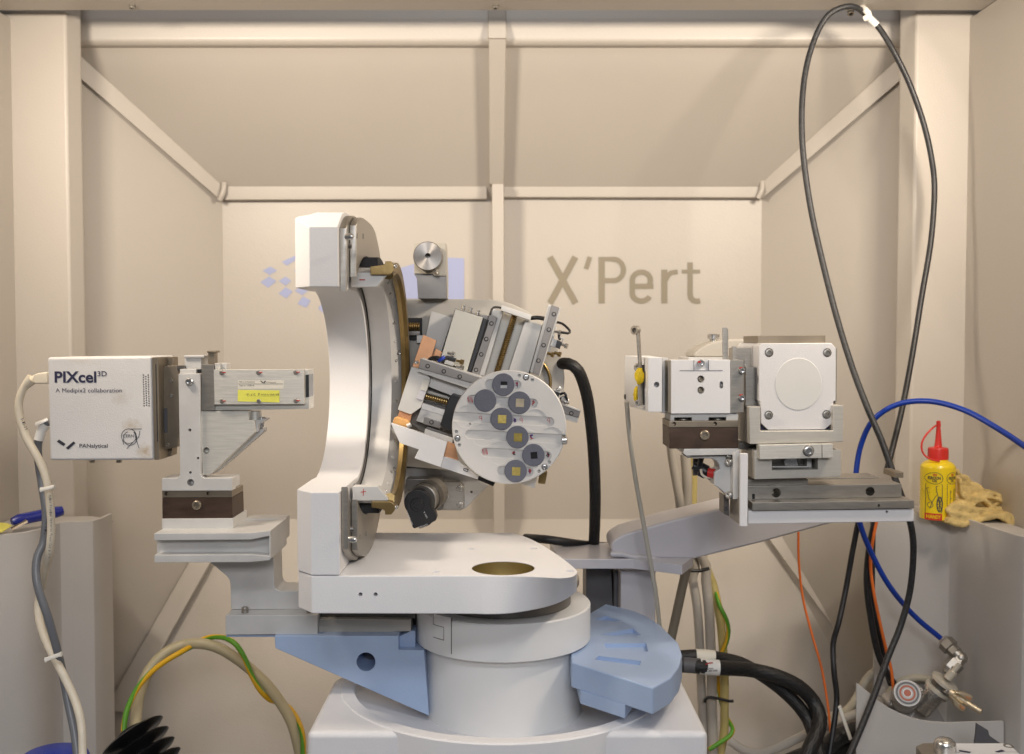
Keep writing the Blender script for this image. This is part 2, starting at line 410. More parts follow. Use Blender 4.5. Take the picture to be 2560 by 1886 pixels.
for x in (290, 1085):
    screw('d', x, 14, 7, 1.19, ceil, 'steel', .004, ax=(0, -.3, -1), base=onz('d', x, 13, zc))
# square corner columns with a chamfered inner edge
zt = zc + .07
for s, (e0, e1, e2) in ((-1, (9, 171, 209)), (1, (2440, 2285, 2244))):
    x0, x1, x2 = pt('n', e0, 500, 1.225).x, pt('n', e1, 500, 1.225).x, pt('n', e2, 500, 1.25).x
    x0 += s * .02
    struct(plan('column', [(x0, 1.225), (x1, 1.225), (x2, 1.25), (x2 * 1.065, 1.31), (x0, 1.31)], -.8, zt, bev=.003, segs=3))
# hollowed back of the cabinet: a flat back wall with four sloping panels round it
YR, YB = 1.30, 1.47
TL, TR_ = pt('d', 130, 97, YR), pt('d', 2010, 97, YR)
BL0, BR0 = pt('d', 130, 1712, YR), pt('d', 2010, 1690, YR)
tl, tr = pt('d', 487, 437, YB), pt('d', 1668, 434, YB)
bl, br = pt('d', 487, 1137, YB), pt('d', 1662, 1137, YB)
tr.z = tl.z; br.z = bl.z; br.x = tr.x; bl.x = tl.x; TR_.z = TL.z; BL0.x = TL.x; BR0.x = TR_.x; BR0.z = BL0.z
def panel(name, q, th=.012, away=(0, 1, 0)):
    a, b, c, d = [Vector(p) for p in q]; nrm = (b - a).cross(d - a).normalized()
    if nrm.dot(Vector(away)) < 0: nrm = -nrm
    return struct(obj(name, prism([a, b, c, d], nrm * th, 0), 'cabinet'))
wall = panel('wall_back', (tl, tr, br, bl))
panel('panel_top', (TL, TR_, tr, tl), away=(0, 1, 1)); panel('panel_bottom', (bl, br, BR0, BL0), away=(0, 1, -1))
panel('panel_left', (TL, tl, bl, BL0), away=(-1, 1, 0)); panel('panel_right', (tr, TR_, BR0, br), away=(1, 1, 0))
# rail above the opening, folded at its lower edge
a, b = pt('d', 100, 96, 1.285), pt('d', 2040, 96, 1.285)
struct(obj('rail', prism([(a.x, 1.293, a.z), (a.x, 1.286, a.z + .005), (a.x, 1.285, zt), (a.x, 1.32, zt), (a.x, 1.32, a.z)], (b.x - a.x, 0, 0), .003, 3), 'cabinet'))
struct(fbox('bead', 'd', 160, 94.2, 1985, 96, 1.291, .012, 'cabinet', bev=.0006))
# flanges welded along the folds
def strip(name, q, th=.008, bev=.0015):
    return struct(obj(name, prism([pt('d', *p) for p in q], (0, th, 0), bev), 'cabinet'))
strip('flange', [(490, 406, YB - .016), (1066, 406, YB - .016), (1066, 436, YB - .014), (490, 438, YB - .014)], .02, .0012)
strip('flange', [(1103, 404, YB - .016), (1665, 402, YB - .016), (1665, 433, YB - .014), (1103, 432, YB - .014)], .02, .0012)
strip('flange', [(127, 76, 1.292), (484, 404, YB - .020), (484, 440, YB - .016), (127, 130, 1.292)], .012, .001)
strip('flange', [(2012, 88, 1.292), (1668, 400, YB - .020), (1668, 436, YB - .016), (2012, 142, 1.292)], .012, .001)
strip('flange', [(466, 1140, YB - .017), (512, 1140, YB - .017), (276, 1560, 1.325), (226, 1560, 1.325)], .012, .001)
strip('flange', [(1655, 1140, YB - .017), (1690, 1140, YB - .017), (2000, 1560, 1.325), (1958, 1560, 1.325)], .012, .001)
for x, y in ((487, 421), (1666, 418)):
    struct(tube('weld_bead', [pt('d', x + 4, y - 20, YB - .020), pt('d', x + 2, y, YB - .022), pt('d', x - 6, y + 17, YB - .020)], .0038, 'cabinet'))
# middle post: follows the slope, then runs down the back wall
struct(obj('post', prism([pt('d', 1068, 20, 1.283), pt('d', 1108, 20, 1.283), pt('d', 1109, 84, 1.272), pt('d', 1069, 84, 1.272)], (0, .02, 0), .002), 'cabinet'))
struct(obj('post', prism([pt('d', 1070, 82, 1.274), pt('d', 1108, 82, 1.274), pt('d', 1103, 404, YB - .038), pt('d', 1071, 404, YB - .038)], (0, .03, 0), .002), 'cabinet'))
struct(obj('post', prism([pt('d', 1077, 402, YB - .045), pt('d', 1103, 402, YB - .045), pt('d', 1106, 1300, YB - .045), pt('d', 1081, 1300, YB - .045)], (0, .046, 0), .002), 'cabinet'))
# lower covers left and right with their ledges
def cover(name, pts, z0, z1, th=.004, m='cabinet_low'):
    pts = resample([(x, y, 0) for x, y in pts], .01)
    out = []
    for i, p in enumerate(pts):
        t = (pts[min(i+1, len(pts)-1)] - pts[max(i-1, 0)]).normalized(); out.append(p + Vector((-t.y, t.x, 0)) * th)
    ring = [(p.x, p.y) for p in pts] + [(p.x, p.y) for p in out[::-1]]
    return struct(plan(name, ring, z0, z1, m, .0008))
zl = pt('z1', 640, 1250, 1.14).z
LC = [onz('n', 0, 1340, zl), onz('n', 66, 1330, zl), onz('n', 150, 1306, zl), onz('n', 232, 1302, zl), onz('n', 280, 1284, zl)]
lc = [(p.x, p.y) for p in LC]; lc[0] = (xL + .002, lc[0][1] - .02)
cover('cover_left', lc, -.8, zl)
struct(plan('ledge_left', [(xL + .001, 1.222)] + [(x, y + .004) for x, y in lc] + [(lc[-1][0] - .035, 1.222)], zl - .012, zl - .0085, 'cabinet_low', 0))
zr = pt('z7', 1770, 90, 1.14).z
RC = [onz('n', 2190, 1281, zr), onz('n', 2290, 1281, zr), onz('n', 2375, 1286, zr), onz('n', 2430, 1302, zr), onz('n', 2560, 1343, zr)]
rc = [(p.x, p.y) for p in RC] + [(xR - .002, 1.0)]
cover('cover_right', rc, -.8, zr)
struct(plan('ledge_right', [(x, y + .004) for x, y in rc[:-1]] + [(xR - .002, rc[-2][1] + .004), (xR - .002, 1.222), (rc[0][0], 1.222)], zr - .007, zr - .0035, 'cabinet_low', 0))
# print on the back wall
def wallmark(name, f, pts, m): return decal(name, f, pts, YB, m, wall, .0008)
for q in ([(585,420),(770,335),(900,280),(775,400),(655,475)], [(315,545),(425,485),(520,545),(415,605)], [(285,705),(410,625),(510,690),(395,785)],
          [(545,690),(640,625),(720,685),(640,755)], [(540,865),(640,775),(740,835),(650,935)], [(765,825),(860,760),(960,820),(870,890)],
          [(805,1010),(880,905),(990,960),(930,1065)], [(1095,1075),(1150,1000),(1240,1060),(1180,1150)], [(760,545),(840,490),(930,540),(850,600)]):
    wallmark('logo_tile', 'a3', q, 'logo_blue')
wallmark('logo_tile', 'b6', [(520,1015),(800,930),(1140,858),(1140,1380),(560,1380)], 'logo_blue')
wallmark('logo_tile', 'y2', [(700,334),(930,340),(930,900),(700,900)], 'logo_blue')
A8 = [{'w':84,'p':[(128,118),(465,725)]}, {'w':84,'p':[(462,118),(130,725)]}, {'w':62,'p':[(650,118),(600,278)]}]
A8 += [{'w':80,'p':[(805,118),(805,725)]}, {'w':58,'p':[(770,147),(960,147)]}, {'w':66,'p':[(940,148)] + arc2(960,288,128,139,-90,90,18) + [(835,427)]}]
A8 += [{'w':68,'p':[(1205,502),(1478,502)]}, {'w':70,'p':[(1440,505)] + arc2(1322,425,118,108,20,-180,18) + [(1204,580)] + arc2(1322,590,118,104,180,25,18)}]
A8 += [{'w':78,'p':[(1622,285),(1622,725)]}, {'w':62,'p':[(1640,420),(1665,365),(1710,325),(1795,312)]}]
A8 += [{'w':70,'p':[(1958,190),(1958,600),(1965,650),(2000,688),(2045,698),(2088,690)]}, {'w':50,'p':[(1850,309),(2088,309)]}]
for i, grp in enumerate((A8[:2], A8[2:3], A8[3:6], A8[6:8], A8[8:10], A8[10:])):
    for j, g in enumerate(grp): strokes('lettering', 'a8', [g], 1, YB, 'logo_olive', wall, .0008 + .00006 * j)

# ================================================================== goniometer: base, bearing ring, drum, blue arm, counterweight
AX, AY = pt('n', 1258, 1400, .90).x, .90
g = thing('goniometer', 'white goniometer base with round grey drum, blue arm and blue counterweight', 'goniometer')
def ringz(name, prof, m, n=96, parent=None, c=(AX, AY)):
    """prof: (radius, z) closed or open profile round the vertical axis"""
    bm = loft([[Vector((c[0] + r*math.cos(2*math.pi*i/n), c[1] + r*math.sin(2*math.pi*i/n), z)) for i in range(n)] for r, z in prof], False)
    bmesh.ops.remove_doubles(bm, verts=bm.verts[:], dist=1e-6)
    return obj(name, bm, m, parent, 35)
zb = pt('z6', 1060, 1345, AY - .143).z           # top of bearing ring and base
base = plan('base_block', [(-.159, .782), (.152, .782), (.152, .93), (.10, 1.06), (-.10, 1.06), (-.159, .905)], -.62, zb - .001, 'white', .005, 4, g)
cut(base, [('z', AX, AY, .1415, zb - .06, zb + .02)])
zd = pt('z6', 1100, 1315, AY - .0694).z
ringz('bearing_ring', [(.1305, zb - .034), (.1305, zb - .001), (.1315, zb), (.1418, zb), (.143, zb - .0012), (.143, -.62)], 'white', 128, g)
ringz('ring_floor', [(.1305, zb - .012), (.072, zd), (.02, zd - .002)], 'white', 96, g)
z1_, z0_ = pt('z6', 1130, 740, AY - .0771).z, pt('z6', 1130, 940, AY - .0771).z
ringz('drum', [(.0001, zd - .001), (.0694, zd - .001), (.0694, z0_ - .0005)], 'drum', 128, g)
ringz('shadow_gap', [(.066, z0_ - .003), (.066, z0_ + .002)], 'dark_hole', 64, g)
ringz('drum_collar', [(.0001, z0_ + .0006), (.0762, z0_ + .0006), (.0771, z0_ + .0016), (.0771, z1_ - .0012), (.0760, z1_), (.0001, z1_)], 'drum', 128, g)
def patch(name, f, x0, x1, y0, y1, rad, m, parent, th=.0004):
    """a thin cover plate bent round the drum"""
    pa = []
    for x in (x0, x1):
        px = Z(f, x, 0)[0]; a = None
        for i in range(1000):                                 # bearing of this column on the cylinder's near side
            t = math.pi * (1 + i / 999); X, Y = AX + rad * math.cos(t), AY + rad * math.sin(t)
            if X / Y * F * 1.0 >= (px - 1280) * CT: a = t; break
        pa.append(a)
    n = 10; ts = [pa[0] + (pa[1] - pa[0]) * i / n for i in range(n + 1)]
    zs = [pt(f, x0, y, AY - rad * .93).z for y in (y0, y1)]
    secs = []
    for t in ts:
        c, s = math.cos(t), math.sin(t)
        secs.append([Vector((AX + r * c, AY + r * s, z)) for r, z in ((rad - .001, zs[0]), (rad + th, zs[0]), (rad + th, zs[1]), (rad - .001, zs[1]))])
    return obj(name, loft(secs), m, parent)
patch('cover_strip', 'z6', 776, 870, 716, 900, .0771, 'drum', g, .0003)
for x0, x1, y0, y1 in ((868.5, 871, 716, 902), (831, 833.5, 772, 838), (779, 833, 770.5, 773.5), (779, 833, 836.5, 840), (778, 780, 716, 772)):
    patch('seam', 'z6', x0, x1, y0, y1, .0771, 'steel_dark', g, .00042)
# blue arm that carries the detector side
pb = [Z('b7', 1757, 325), Z('z6', 605, 795), Z('z6', 605, 868), Z('z6', 735, 868), Z('z6', 760, 1205), Z('b7', 1765, 440)]
arm = fpoly('support_arm', 'n', pb, .862, .045, 'blue', g, .0010, holes=[('c', 'z6', 438, 928, 49, .862, .034)])
fcyl('bore_shade', 'z6', 438, 928, 48, .894, .002, 'grey_panel', g)  # dark disc paints the shade at the bottom of the blind hole
fpoly('arm_wedge', 'z6', [(603, 800), (672, 770), (690, 770), (690, 868), (603, 868)], .872, .03, 'blue', g, .0008)
# counterweight: a thick sector with wedge pockets in its top
zw = -.264
top = [onz('z6', x, y, zw) for x, y in ((1486, 930), (1900, 1060), (1990, 1010), (2035, 950), (2050, 890), (2030, 830), (1940, 740), (1870, 695), (1800, 665), (1660, 632), (1560, 690), (1470, 800))]
cw = obj('counterweight', prism(top, (0, 0, -.021), .0014, 3), 'blue', g)
pk = [[(1597,712),(1664,692),(1742,720),(1690,722)], [(1630,788),(1800,757),(1842,792),(1700,796)], [(1650,834),(1866,832),(1876,876),(1664,862)], [(1622,897),(1842,924),(1832,947),(1604,917)]]
cut(cw, [('w', [onz('z6', x, y, zw) + Vector((0, 0, .001)) for x, y in q], (0, 0, -.0045)) for q in pk])
low = [onz('z6', x, y, zw - .02) for x, y in ((1530, 1072), (1760, 1146), (1860, 1010), (1760, 880), (1600, 880), (1500, 960))]
obj('counterweight_foot', prism(low, (0, 0, -.0115), .0012, 2), 'blue', g)

# ================================================================== Eulerian cradle on its turning platform
c = thing('eulerian_cradle', 'white C-shaped cradle on a rounded platform, with steel side plates and brass ring', 'cradle')
zp = pt('z6', 800, 490, .785).z; zq = pt('z6', 800, 682, .785).z
tt = ((172,489),(900,489),(1050,489),(1150,489.5),(1250,491),(1350,497),(1430,501),(1490,494),(1513,476),(1512,462),(1490,438),(1430,391),(1340,332),(1260,292),(1180,268))
tb = ((175,682),(900,684),(1050,687),(1150,684),(1250,672),(1350,651),(1430,624),(1490,588),(1513,560))
T_ = [onz('z6', x, y, zp) for x, y in tt]; B_ = [onz('z6', x, y, zq) for x, y in tb] + [Vector((v.x - .004, v.y, zq)) for v in T_[9:]]
for k_ in (9, 10, 11): B_[k_] = B_[8].lerp(B_[12], (k_ - 8) / 4)
T_[0] = Vector((-.1549, .785, zp)); B_[0] = Vector((-.1549, .785, zq))
Tr, Br = [T_[0]], [B_[0]]
for i in range(1, len(T_) - 1):                       # curve both outlines with the same number of steps
    for k in range(6):
        for src, dst in ((T_, Tr), (B_, Br)):
            p0, p1, p2, p3 = src[i-1], src[i], src[i+1], src[min(i+2, len(src)-1)]; u = k / 6
            dst.append(.5 * ((2*p1) + (p2-p0)*u + (2*p0-5*p1+4*p2-p3)*u*u + (3*p1-p0-3*p2+p3)*u**3))
for dst, zz in ((Tr, zp), (Br, zq)):
    dst += [Vector((-.14, dst[-1].y + .002, zz)), Vector((-.169, .95, zz)), Vector((-.169, .803, zz))]
bm = loft([Br, Tr]); sharp_bevel(bm, .0010, 2, 35)
plat = obj('platform', bm, 'white', c)
hc = onz('z6', 1138, 447, zp); hc = Vector((hc.x, .8125, 0))
hs = [onz('z6', x, y, zp) for x, y in ((975, 353), (1295, 350), (798, 470), (1480, 465))]
cut(plat, [('z', hc.x, hc.y, .0252, zp - .02, zp + .01)] + [('z', p.x, p.y, .0034, zp - .008, zp + .01) for p in hs] + [('c', 'z6', 410, 585, 11, .785, .012), ('c', 'z6', 487, 585, 11, .785, .012)])
ringz('bushing', [(.0250, zp - .0005), (.0250, zp - .0195), (.016, zp - .0196), (.016, zp - .024)], 'bush_olive', 64, c, (hc.x, hc.y))
ringz('slip_ring', [(.064, zq - .004), (.0672, zq - .0032), (.0672, zq + .002), (.06, zq + .002)], 'steel', 96, c)
ringz('spindle', [(.060, z1_ - .001), (.060, zq)], 'steel_dark', 64, c)
# C frame: section in depth and height, lofted across its thickness with a chamfer on the outer side
CY, CZ = .87, -.0385
def knee(z, top): return z if z < top - .004 else top - .004 + .004 * math.tanh((z - top + .004) / .006)
def cframe(front, ro, ri, zbot, back, ztop):
    pts = [(front, zbot), (front, CZ - .079)]
    pts += [(CY - .012, CZ - .079)]
    pts += [(CY - .004 + ri * math.cos(R(a)), CZ + (ri - .001) * math.sin(R(a))) for a in range(-80, 81, 8)]
    pts += [(CY - .012, CZ + .079), (front, CZ + .079)]
    a0 = math.degrees(math.acos(max(-1, min(1, (front - CY) / ro))))
    pts += [(CY + ro * math.cos(R(a0 + (8 - a0) * i / 24)), knee(CZ + ro * math.sin(R(a0 + (8 - a0) * i / 24)), ztop)) for i in range(25)]
    pts += [(back, CZ - .05), (back, zbot)]
    return pts
zf = zp + .0006
secs = []
for x, fr, ro, back, ztp in ((-.169, .801, .150, 1.005, .0985), (-.1549, .785, .151, 1.02, .1025), (-.1330, .785, .151, 1.02, .1025)):
    secs.append([Vector((x, y, z)) for y, z in cframe(fr, ro, .082, zf, back, ztp)])
bm = loft(secs); sharp_bevel(bm, .0007, 2, 30); obj('c_frame', bm, 'white', c)
def arcband(name, sec, a0, a1, m, parent, n=48, bev=0):
    """sec: closed (x, radius) section swept about the cradle axis; 0 deg points away from the viewer"""
    bm = loft([[Vector((x, CY + r * math.cos(R(a0 + (a1-a0)*i/n)), CZ + r * math.sin(R(a0 + (a1-a0)*i/n)))) for x, r in sec] for i in range(n + 1)])
    sharp_bevel(bm, bev, 1, 30)
    return obj(name, bm, m, parent, 30)
for x0, x1, fr, ro in ((-.1328, -.1276, .792, .1470), (-.1272, -.1222, .806, .1435)):
    out = []
    a0 = math.degrees(math.acos((fr - CY) / ro))
    ang = [a0 - 2 * a0 * i / 60 for i in range(61)]
    op = [(CY + ro * math.cos(R(a)), CZ + ro * math.sin(R(a))) for a in ang]
    bm = bmesh.new()
    ri = .1085; a1 = math.degrees(math.acos((fr - CY) / ri)); ip = [(CY + ri * math.cos(R(-a1 + 2*a1*i/60)), CZ + ri * math.sin(R(-a1 + 2*a1*i/60))) for i in range(61)]
    ring = op + ip
    ring = [(y, knee(max(z, zp + .0008), .1010)) for y, z in ring]
    bm = loft([[Vector((x0, y, z)) for y, z in ring], [Vector((x1, y, z)) for y, z in ring]]); sharp_bevel(bm, .0005, 1, 40)
    obj('side_plate', bm, 'steel', c)
arcband('chi_track', [(-.1325, .0835), (-.1318, .0835), (-.1318, .0900), (-.1325, .0900)], -100, 100, 'steel_dark', c)
arcband('chi_ring', [(-.1310, .0880), (-.1128, .0880), (-.1045, .0975), (-.1045, .0995), (-.1310, .0995)], -110, 110, 'alu', c, 80)
arcband('shade_liner', [(-.1275, .1000), (-.1120, .1000), (-.1120, .1080), (-.1275, .1080)], -97, 97, 'dark_hole', c)  # near-black band paints in the shade inside the plates' arched opening
arcband('brass_ring', [(-.1040, .0935), (-.1000, .0925), (-.0968, .0945), (-.0968, .1035), (-.1040, .1035)], -109, 109, 'brass', c, 80)
for s, yy in ((1, 0), (-1, 0)):
    a = 110 * s
    y, z = CY + .094 * math.cos(R(a)), CZ + .094 * math.sin(R(a))
    end = [(-.1305, 0), (-.1100, 0), (-.1015, .0100), (-.1015, .0116), (-.1305, .0116)]
    yb = CY + .088 * math.cos(R(a)); zi = CZ + s * .0815
    obj('ring_end', prism([(x, yb - .006, zi + s * h) for x, h in end], (0, .012, 0), .0004), 'alu_light', c)
    bs = [(-.1145, .0095), (-.0985, .0095), (-.0955, .0125), (-.0955, .0165), (-.0975, .0205), (-.1025, .0205), (-.1025, .0185), (-.1045, .0175), (-.1145, .0162)] if s > 0 else \
         [(-.1145, .0118), (-.0985, .0118), (-.0955, .0145), (-.0960, .0195), (-.0985, .0225), (-.1035, .0225), (-.1035, .0195), (-.1060, .0180), (-.1145, .0165)]
    obj('brass_end', prism([(x, yb - .010, zi + s * h) for x, h in bs], (0, .014, 0), .0005), 'brass', c)
    screw('n', 0, 0, 1, 1, c, 'steel_bright', .002, ax=(.8, -.6, 0), base=(-.0958, yb - .004, zi + s * .017), rr=.0018)
strokes('minus_mark', 'z3', [[(655, 661), (703, 661)]], 9, .8335, 'red_ink', c, .0002)
strokes('plus_mark', 'a4', [[(535, 1025), (534, 1080)], [(514, 1052), (555, 1045)]], 6, .8335, 'red_ink', c, .0002)
# dimples and screws on the bevelled flank of the ring
for i, a in enumerate(list(range(-96, 97, 12))):
    for k, off in enumerate((0, 4)):
        if k and i % 3: continue
        r = .0925 if not k else .0955; x = -.1088 if not k else -.1066
        nx, nr = .75, -.66
        aa = a + off
        ax = Vector((nx, nr * math.cos(R(aa)), nr * math.sin(R(aa))))
        b0 = Vector((x, CY + r * math.cos(R(aa)), CZ + r * math.sin(R(aa)))) + ax * .0002
        lathe('dimple', b0, ax, [(-.001, .0014 + .001 * k), (.0004, .0014 + .001 * k), (.0004, .0009 + .001 * k), (-.0008, .0006)], 'steel_bright' if i % 2 else 'alu', c, 14)
# slots and screws in the side plate, upper and lower arm
for f, x, y, h in (('z3', 636, 298, 44), ('z3', 686, 300, 46), ('z3', 772, 520, 28), ('z3', 588, 385, 34), ('a4', 455, 1345, 40), ('a4', 508, 1405, 36), ('a4', 556, 1380, 38)):
    px, py = Z(f, x, y); d = ray(px, py); p = d * (-.1222 / d.x); p2 = ray(*Z(f, x, y - h)); p2 = p2 * (-.1222 / p2.x)
    hh = abs(p2.z - p.z) * .55
    lathe('counterbore', p - Vector((.0002, 0, 0)), (1, 0, 0), [(-.002, hh), (.0004, hh), (.0004, hh * .78), (-.0012, hh * .70), (-.0012, hh * .3)], 'steel_dark', c, 20)
for f, x, y in (('z3', 575, 305), ('a4', 452, 1425)):
    d = ray(*Z(f, x, y)); p = d * (-.120 / d.x)
    lathe('thumb_screw', p - Vector((.003, 0, 0)), (1, -.2, 0), [(0, .0022), (.0045, .0024), (.006, .0016), (.0065, .0004)], 'steel_bright', c, 16)

# ================================================================== detector side
# aluminium bracket standing on the blue arm
t = thing('detector_bracket', 'cast aluminium bracket with channel beam carrying the detector, bolted to the blue arm', 'bracket')
fpoly('mounting_pad', 'b3', [(92,443),(760,438),(762,532),(92,537)], .866, .045, 'alu_light', t)
fpoly('beam_flange', 'b3', [(18,578),(925,573),(1112,553),(1112,600),(925,637),(20,645)], .845, .062, 'alu', t, .0005)
fpoly('beam_web', 'b3', [(42,640),(1108,596),(1104,795),(46,785)], .857, .045, 'alu', t)
fpoly('beam_flange', 'b3', [(22,781),(930,776),(1104,792),(1104,831),(925,849),(22,853)], .845, .062, 'alu', t, .0005)
fpoly('beam_cap', 'b3', [(1096,556),(1114,551),(1116,818),(1100,832)], .8455, .06, 'alu', t)
fpoly('rear_block', 'b3', [(850,452),(900,442),(1242,438),(1242,642),(1125,750),(1100,750),(850,560)], .905, .022, 'alu', t)
body = [(540,845),(1140,790),(1146,1040),(1150,1075),(1165,1100),(1190,1115),(1215,1119),(1450,1119),(1520,1292),(742,1292),(735,1050),(722,1010),(700,980)]
fpoly('bracket_web', 'b3', body, .885, .033, 'alu', t, .0006)
fpoly('foot', 'b3', [(690,1347),(1555,1342),(1555,1526),(690,1531)], .867, .055, 'alu', t, .0006)
for x, y in ((873, 1300), (1482, 1293)):
    b0 = pt('b3', x, y + 12, .876); screw('b3', x, y, 32, .876, t, 'steel', .004, ax=(0, 0, 1), base=b0, rr=mm('b3', 33, .876))
fbox('shim_plate', 'b3', 696, 1532, 1550, 1551, .870, .04, 'blue', t)
fpoly('rail_block', 'z6', [(196,708),(668,712),(668,772),(196,788)], .874, .03, 'alu_warm', t)
fbox('rail_strip', 'z6', 200, 672, 690, 707, .880, .03, 'steel_dark', t)
fbox('gap_filler', 'z6', 192, 690, 700, 782, .89, .012, 'grey_panel', t)  # dark grey filler behind the rail block

# dovetail block under the detector
t = thing('dovetail_block', 'dark brown dovetail block with pale strip, under the detector post', 'mount', 'brown dovetail mounts')
fpoly('clamp_body', 'y8', [(95,1445),(752,1443),(757,1638),(96,1641)], .868, .037, 'brown', t, .0005)
fpoly('clamp_strip', 'y8', [(94,1382),(750,1380),(750,1441),(95,1444)], .8677, .037, 'bronze_plate', t, .0004, holes=[('c','y8',135,1408,18,.8677,.006),('c','y8',528,1405,18,.8677,.006)])
screw('y8', 425, 1512, 43, .868, t, 'bronze_plate', .003)
# detector post
t = thing('detector_post', 'upright T-shaped anodised aluminium post behind the detector, with drilled holes', 'post')
post = [(247,282),(450,280),(452,600),(456,1215),(464,1245),(492,1261),(752,1260),(752,1379),(92,1381),(91,1263),(235,1261),(256,1245),(263,1215)]
fpoly('post_plate', 'y8', post, .866, .012, 'alu', t, .0005, holes=[('c','y8',355,810,15,.866,.008),('c','y8',432,1073,12,.866,.008),('c','y8',360,1208,13,.866,.008),('c','y8',362,1303,34,.866,.010)])
fbox('foot_block', 'y8', 93, 1262, 750, 1379, .8785, .026, 'alu', t)
fbox('top_pad', 'y8', 262, 238, 415, 281, .869, .010, 'alu_light', t)
fbox('stop_block', 'y8', 416, 240, 458, 275, .872, .008, 'black_plastic', t)
screw('y8', 355, 357, 34, .866, t, 'steel_bright', .003)
lathe('hex_nut', pt('y8', 355, 357, .866), (0, -1, 0), [(-.001, mm('y8', 40, .866)), (.0012, mm('y8', 40, .866))], 'steel_bright', t, 6)
fbox('cap_block', 'y8', 306, 128, 463, 245, .884, .020, 'alu', t)
fbox('cap_lip', 'y8', 300, 108, 490, 130, .882, .024, 'alu', t)
fbox('clip_stem', 'y8', 524, 84, 592, 190, .884, .008, 'bronze_plate', t)
fbox('clip_head', 'y8', 515, 65, 601, 84, .882, .012, 'bronze_plate', t)

# the detector
t = thing('x_ray_detector', 'white powder-coated detector box with black lettering, vent holes and brown stains', 'detector')
vents = []
for i in range(14):
    vents += [('c','z1',986 + i*.5,243 + i*16.3,6.0,.865,.02), ('c','z1',1020 + i*.5,243 + i*16.3,6.0,.865,.02)]
    if i < 13: vents.append(('c','z1',1003 + i*.5,254 + i*16.3,6.0,.865,.02))
hs = fpoly('housing', 'z1', [(324,121),(1046,114),(1060,828),(342,831)], .865, .058, 'box_white', t, .0022, holes=vents, segs=3)
text('lettering', 'PIXcel', 'z1', 376, 664, 292, 74, .865, 'ink_navy', t, .028)
text('lettering', '3D', 'z1', 671, 735, 250, 34, .865, 'ink_navy', t, .012)
text('lettering', 'A Medipix2 collaboration', 'z1', 383, 840, 362, 29, .865, 'ink_navy', t, 0)
text('lettering', 'PANalytical', 'z1', 547, 742, 742, 26, .865, 'ink', t, .012)
decal('logo_bar', 'z1', [(391,701),(406,686),(452,717),(437,732)], .865, 'ink', t)
decal('logo_bar', 'z1', [(452,745),(505,700),(521,710),(470,756)], .865, 'ink', t)
strokes('emblem', 'z1', [arc2(887,663,51,50,0,360,36), arc2(896,678,46,48,-60,250,30), [(890,614),(975,614)], [(925,630),(935,680),(958,748)], [(963,628),(955,670),(930,690),(872,750)], [(843,690),(853,722)]], 4.2, .865, 'ink', t)
text('emblem_lettering', 'CERN', 'z1', 846, 922, 672, 22, .865, 'ink', t, 0, lift=.0004)
fpoly('flange_plate', 'z1', [(1046,121),(1089,121),(1097,826),(1062,829)], .8645, .046, 'bronze_plate', t, .0005)
strokes('flange_slot', 'z1', [[(1072,168),(1085,702)]], 5, .8645, 'dark_hole', t)
fpoly('rear_plate', 'z1', [(1092,118),(1190,118),(1196,300),(1196,650),(1180,800),(1100,826)], .888, .014, 'bronze_plate', t)
fpoly('adapter_plate', 'z1', [(1112,195),(1145,178),(1215,178),(1235,300),(1236,655),(1222,738),(1100,765),(1098,640),(1112,640)], .878, .016, 'bronze_plate', t, holes=[('c','z1',1178,280,9,.878,.004),('c','z1',1180,383,9,.878,.004)])
fbox('shadow_slot', 'z1', 1113, 470, 1152, 640, .8775, .004, 'grey_panel', t)
for x, y in ((1178,281),(1180,383),(1157,722)): screw('z1', x, y, 12, .8785, t, 'steel', .0012)
fbox('connector_rail', 'z1', 1212, 178, 1270, 218, .880, .016, 'steel_dark', t)
for x in (636, 820): screw('z1', x, 838, 18, .89, t, 'steel', .0016, ax=(0, 0, -1), base=pt('z1', x, 833, .893), rr=.0023)

# collimator
t = thing('collimator', 'long brushed aluminium collimator with six red-marked screws and yellow sticker', 'collimator')
fpoly('body', 'y8', [(588,262),(1470,240),(1474,612),(596,626)], .873, .022, 'alu_brushed', t)
fpoly('cover_plate', 'y8', [(580,242),(1426,240),(1429,566),(586,571)], .866, .0065, 'alu_brushed', t, .0004)
fpoly('end_slot', 'y8', [(1432,293),(1472,289),(1474,500),(1434,505)], .8722, .02, 'glass_strip', t, .0002)
fbox('mount_plate', 'y8', 466, 195, 584, 627, .869, .032, 'steel', t)
fbox('bracket_tab', 'y8', 588, 182, 640, 240, .870, .012, 'alu_brushed', t)
fbox('bracket_tab', 'y8', 636, 183, 700, 239, .874, .012, 'alu', t)
for i, (x, y) in enumerate(((655,271),(1000,270),(1350,268),(657,538),(1003,538),(1352,535))):
    fcyl('washer', 'y8', x, y, 27, .8658, .003, 'steel', t); s_ = screw('y8', x, y, 20, .8657, t, 'steel', .0008)
    if i != 4: strokes('paint_mark', 'y8', [[(x + 2, y - 3), (x + 37, y - 2)]], 9, .8647, 'red_ink', s_)
fpoly('nameplate', 'y8', [(806,345),(1236,345),(1236,423),(806,423)], .8658, .0003, 'label_paper', t, 0)
text('lettering', 'Made in the Netherlands', 'y8', 818, 965, 362, 13, .8658, 'ink', t)
text('lettering', 'Type nr : 3098/18', 'y8', 818, 958, 396, 13, .8658, 'ink', t)
text('lettering', 'PANalytical', 'y8', 1078, 1162, 367, 11, .8658, 'ink', t, .005)
decal('logo_bar', 'y8', [(1015,350),(1022,344),(1046,362),(1038,368)], .8658, 'ink', t)
decal('logo_bar', 'y8', [(1044,364),(1062,346),(1070,351),(1052,372)], .8658, 'ink', t)
strokes('rule', 'y8', [[(806,377),(1228,376)]], 3, .8658, 'ink', t)
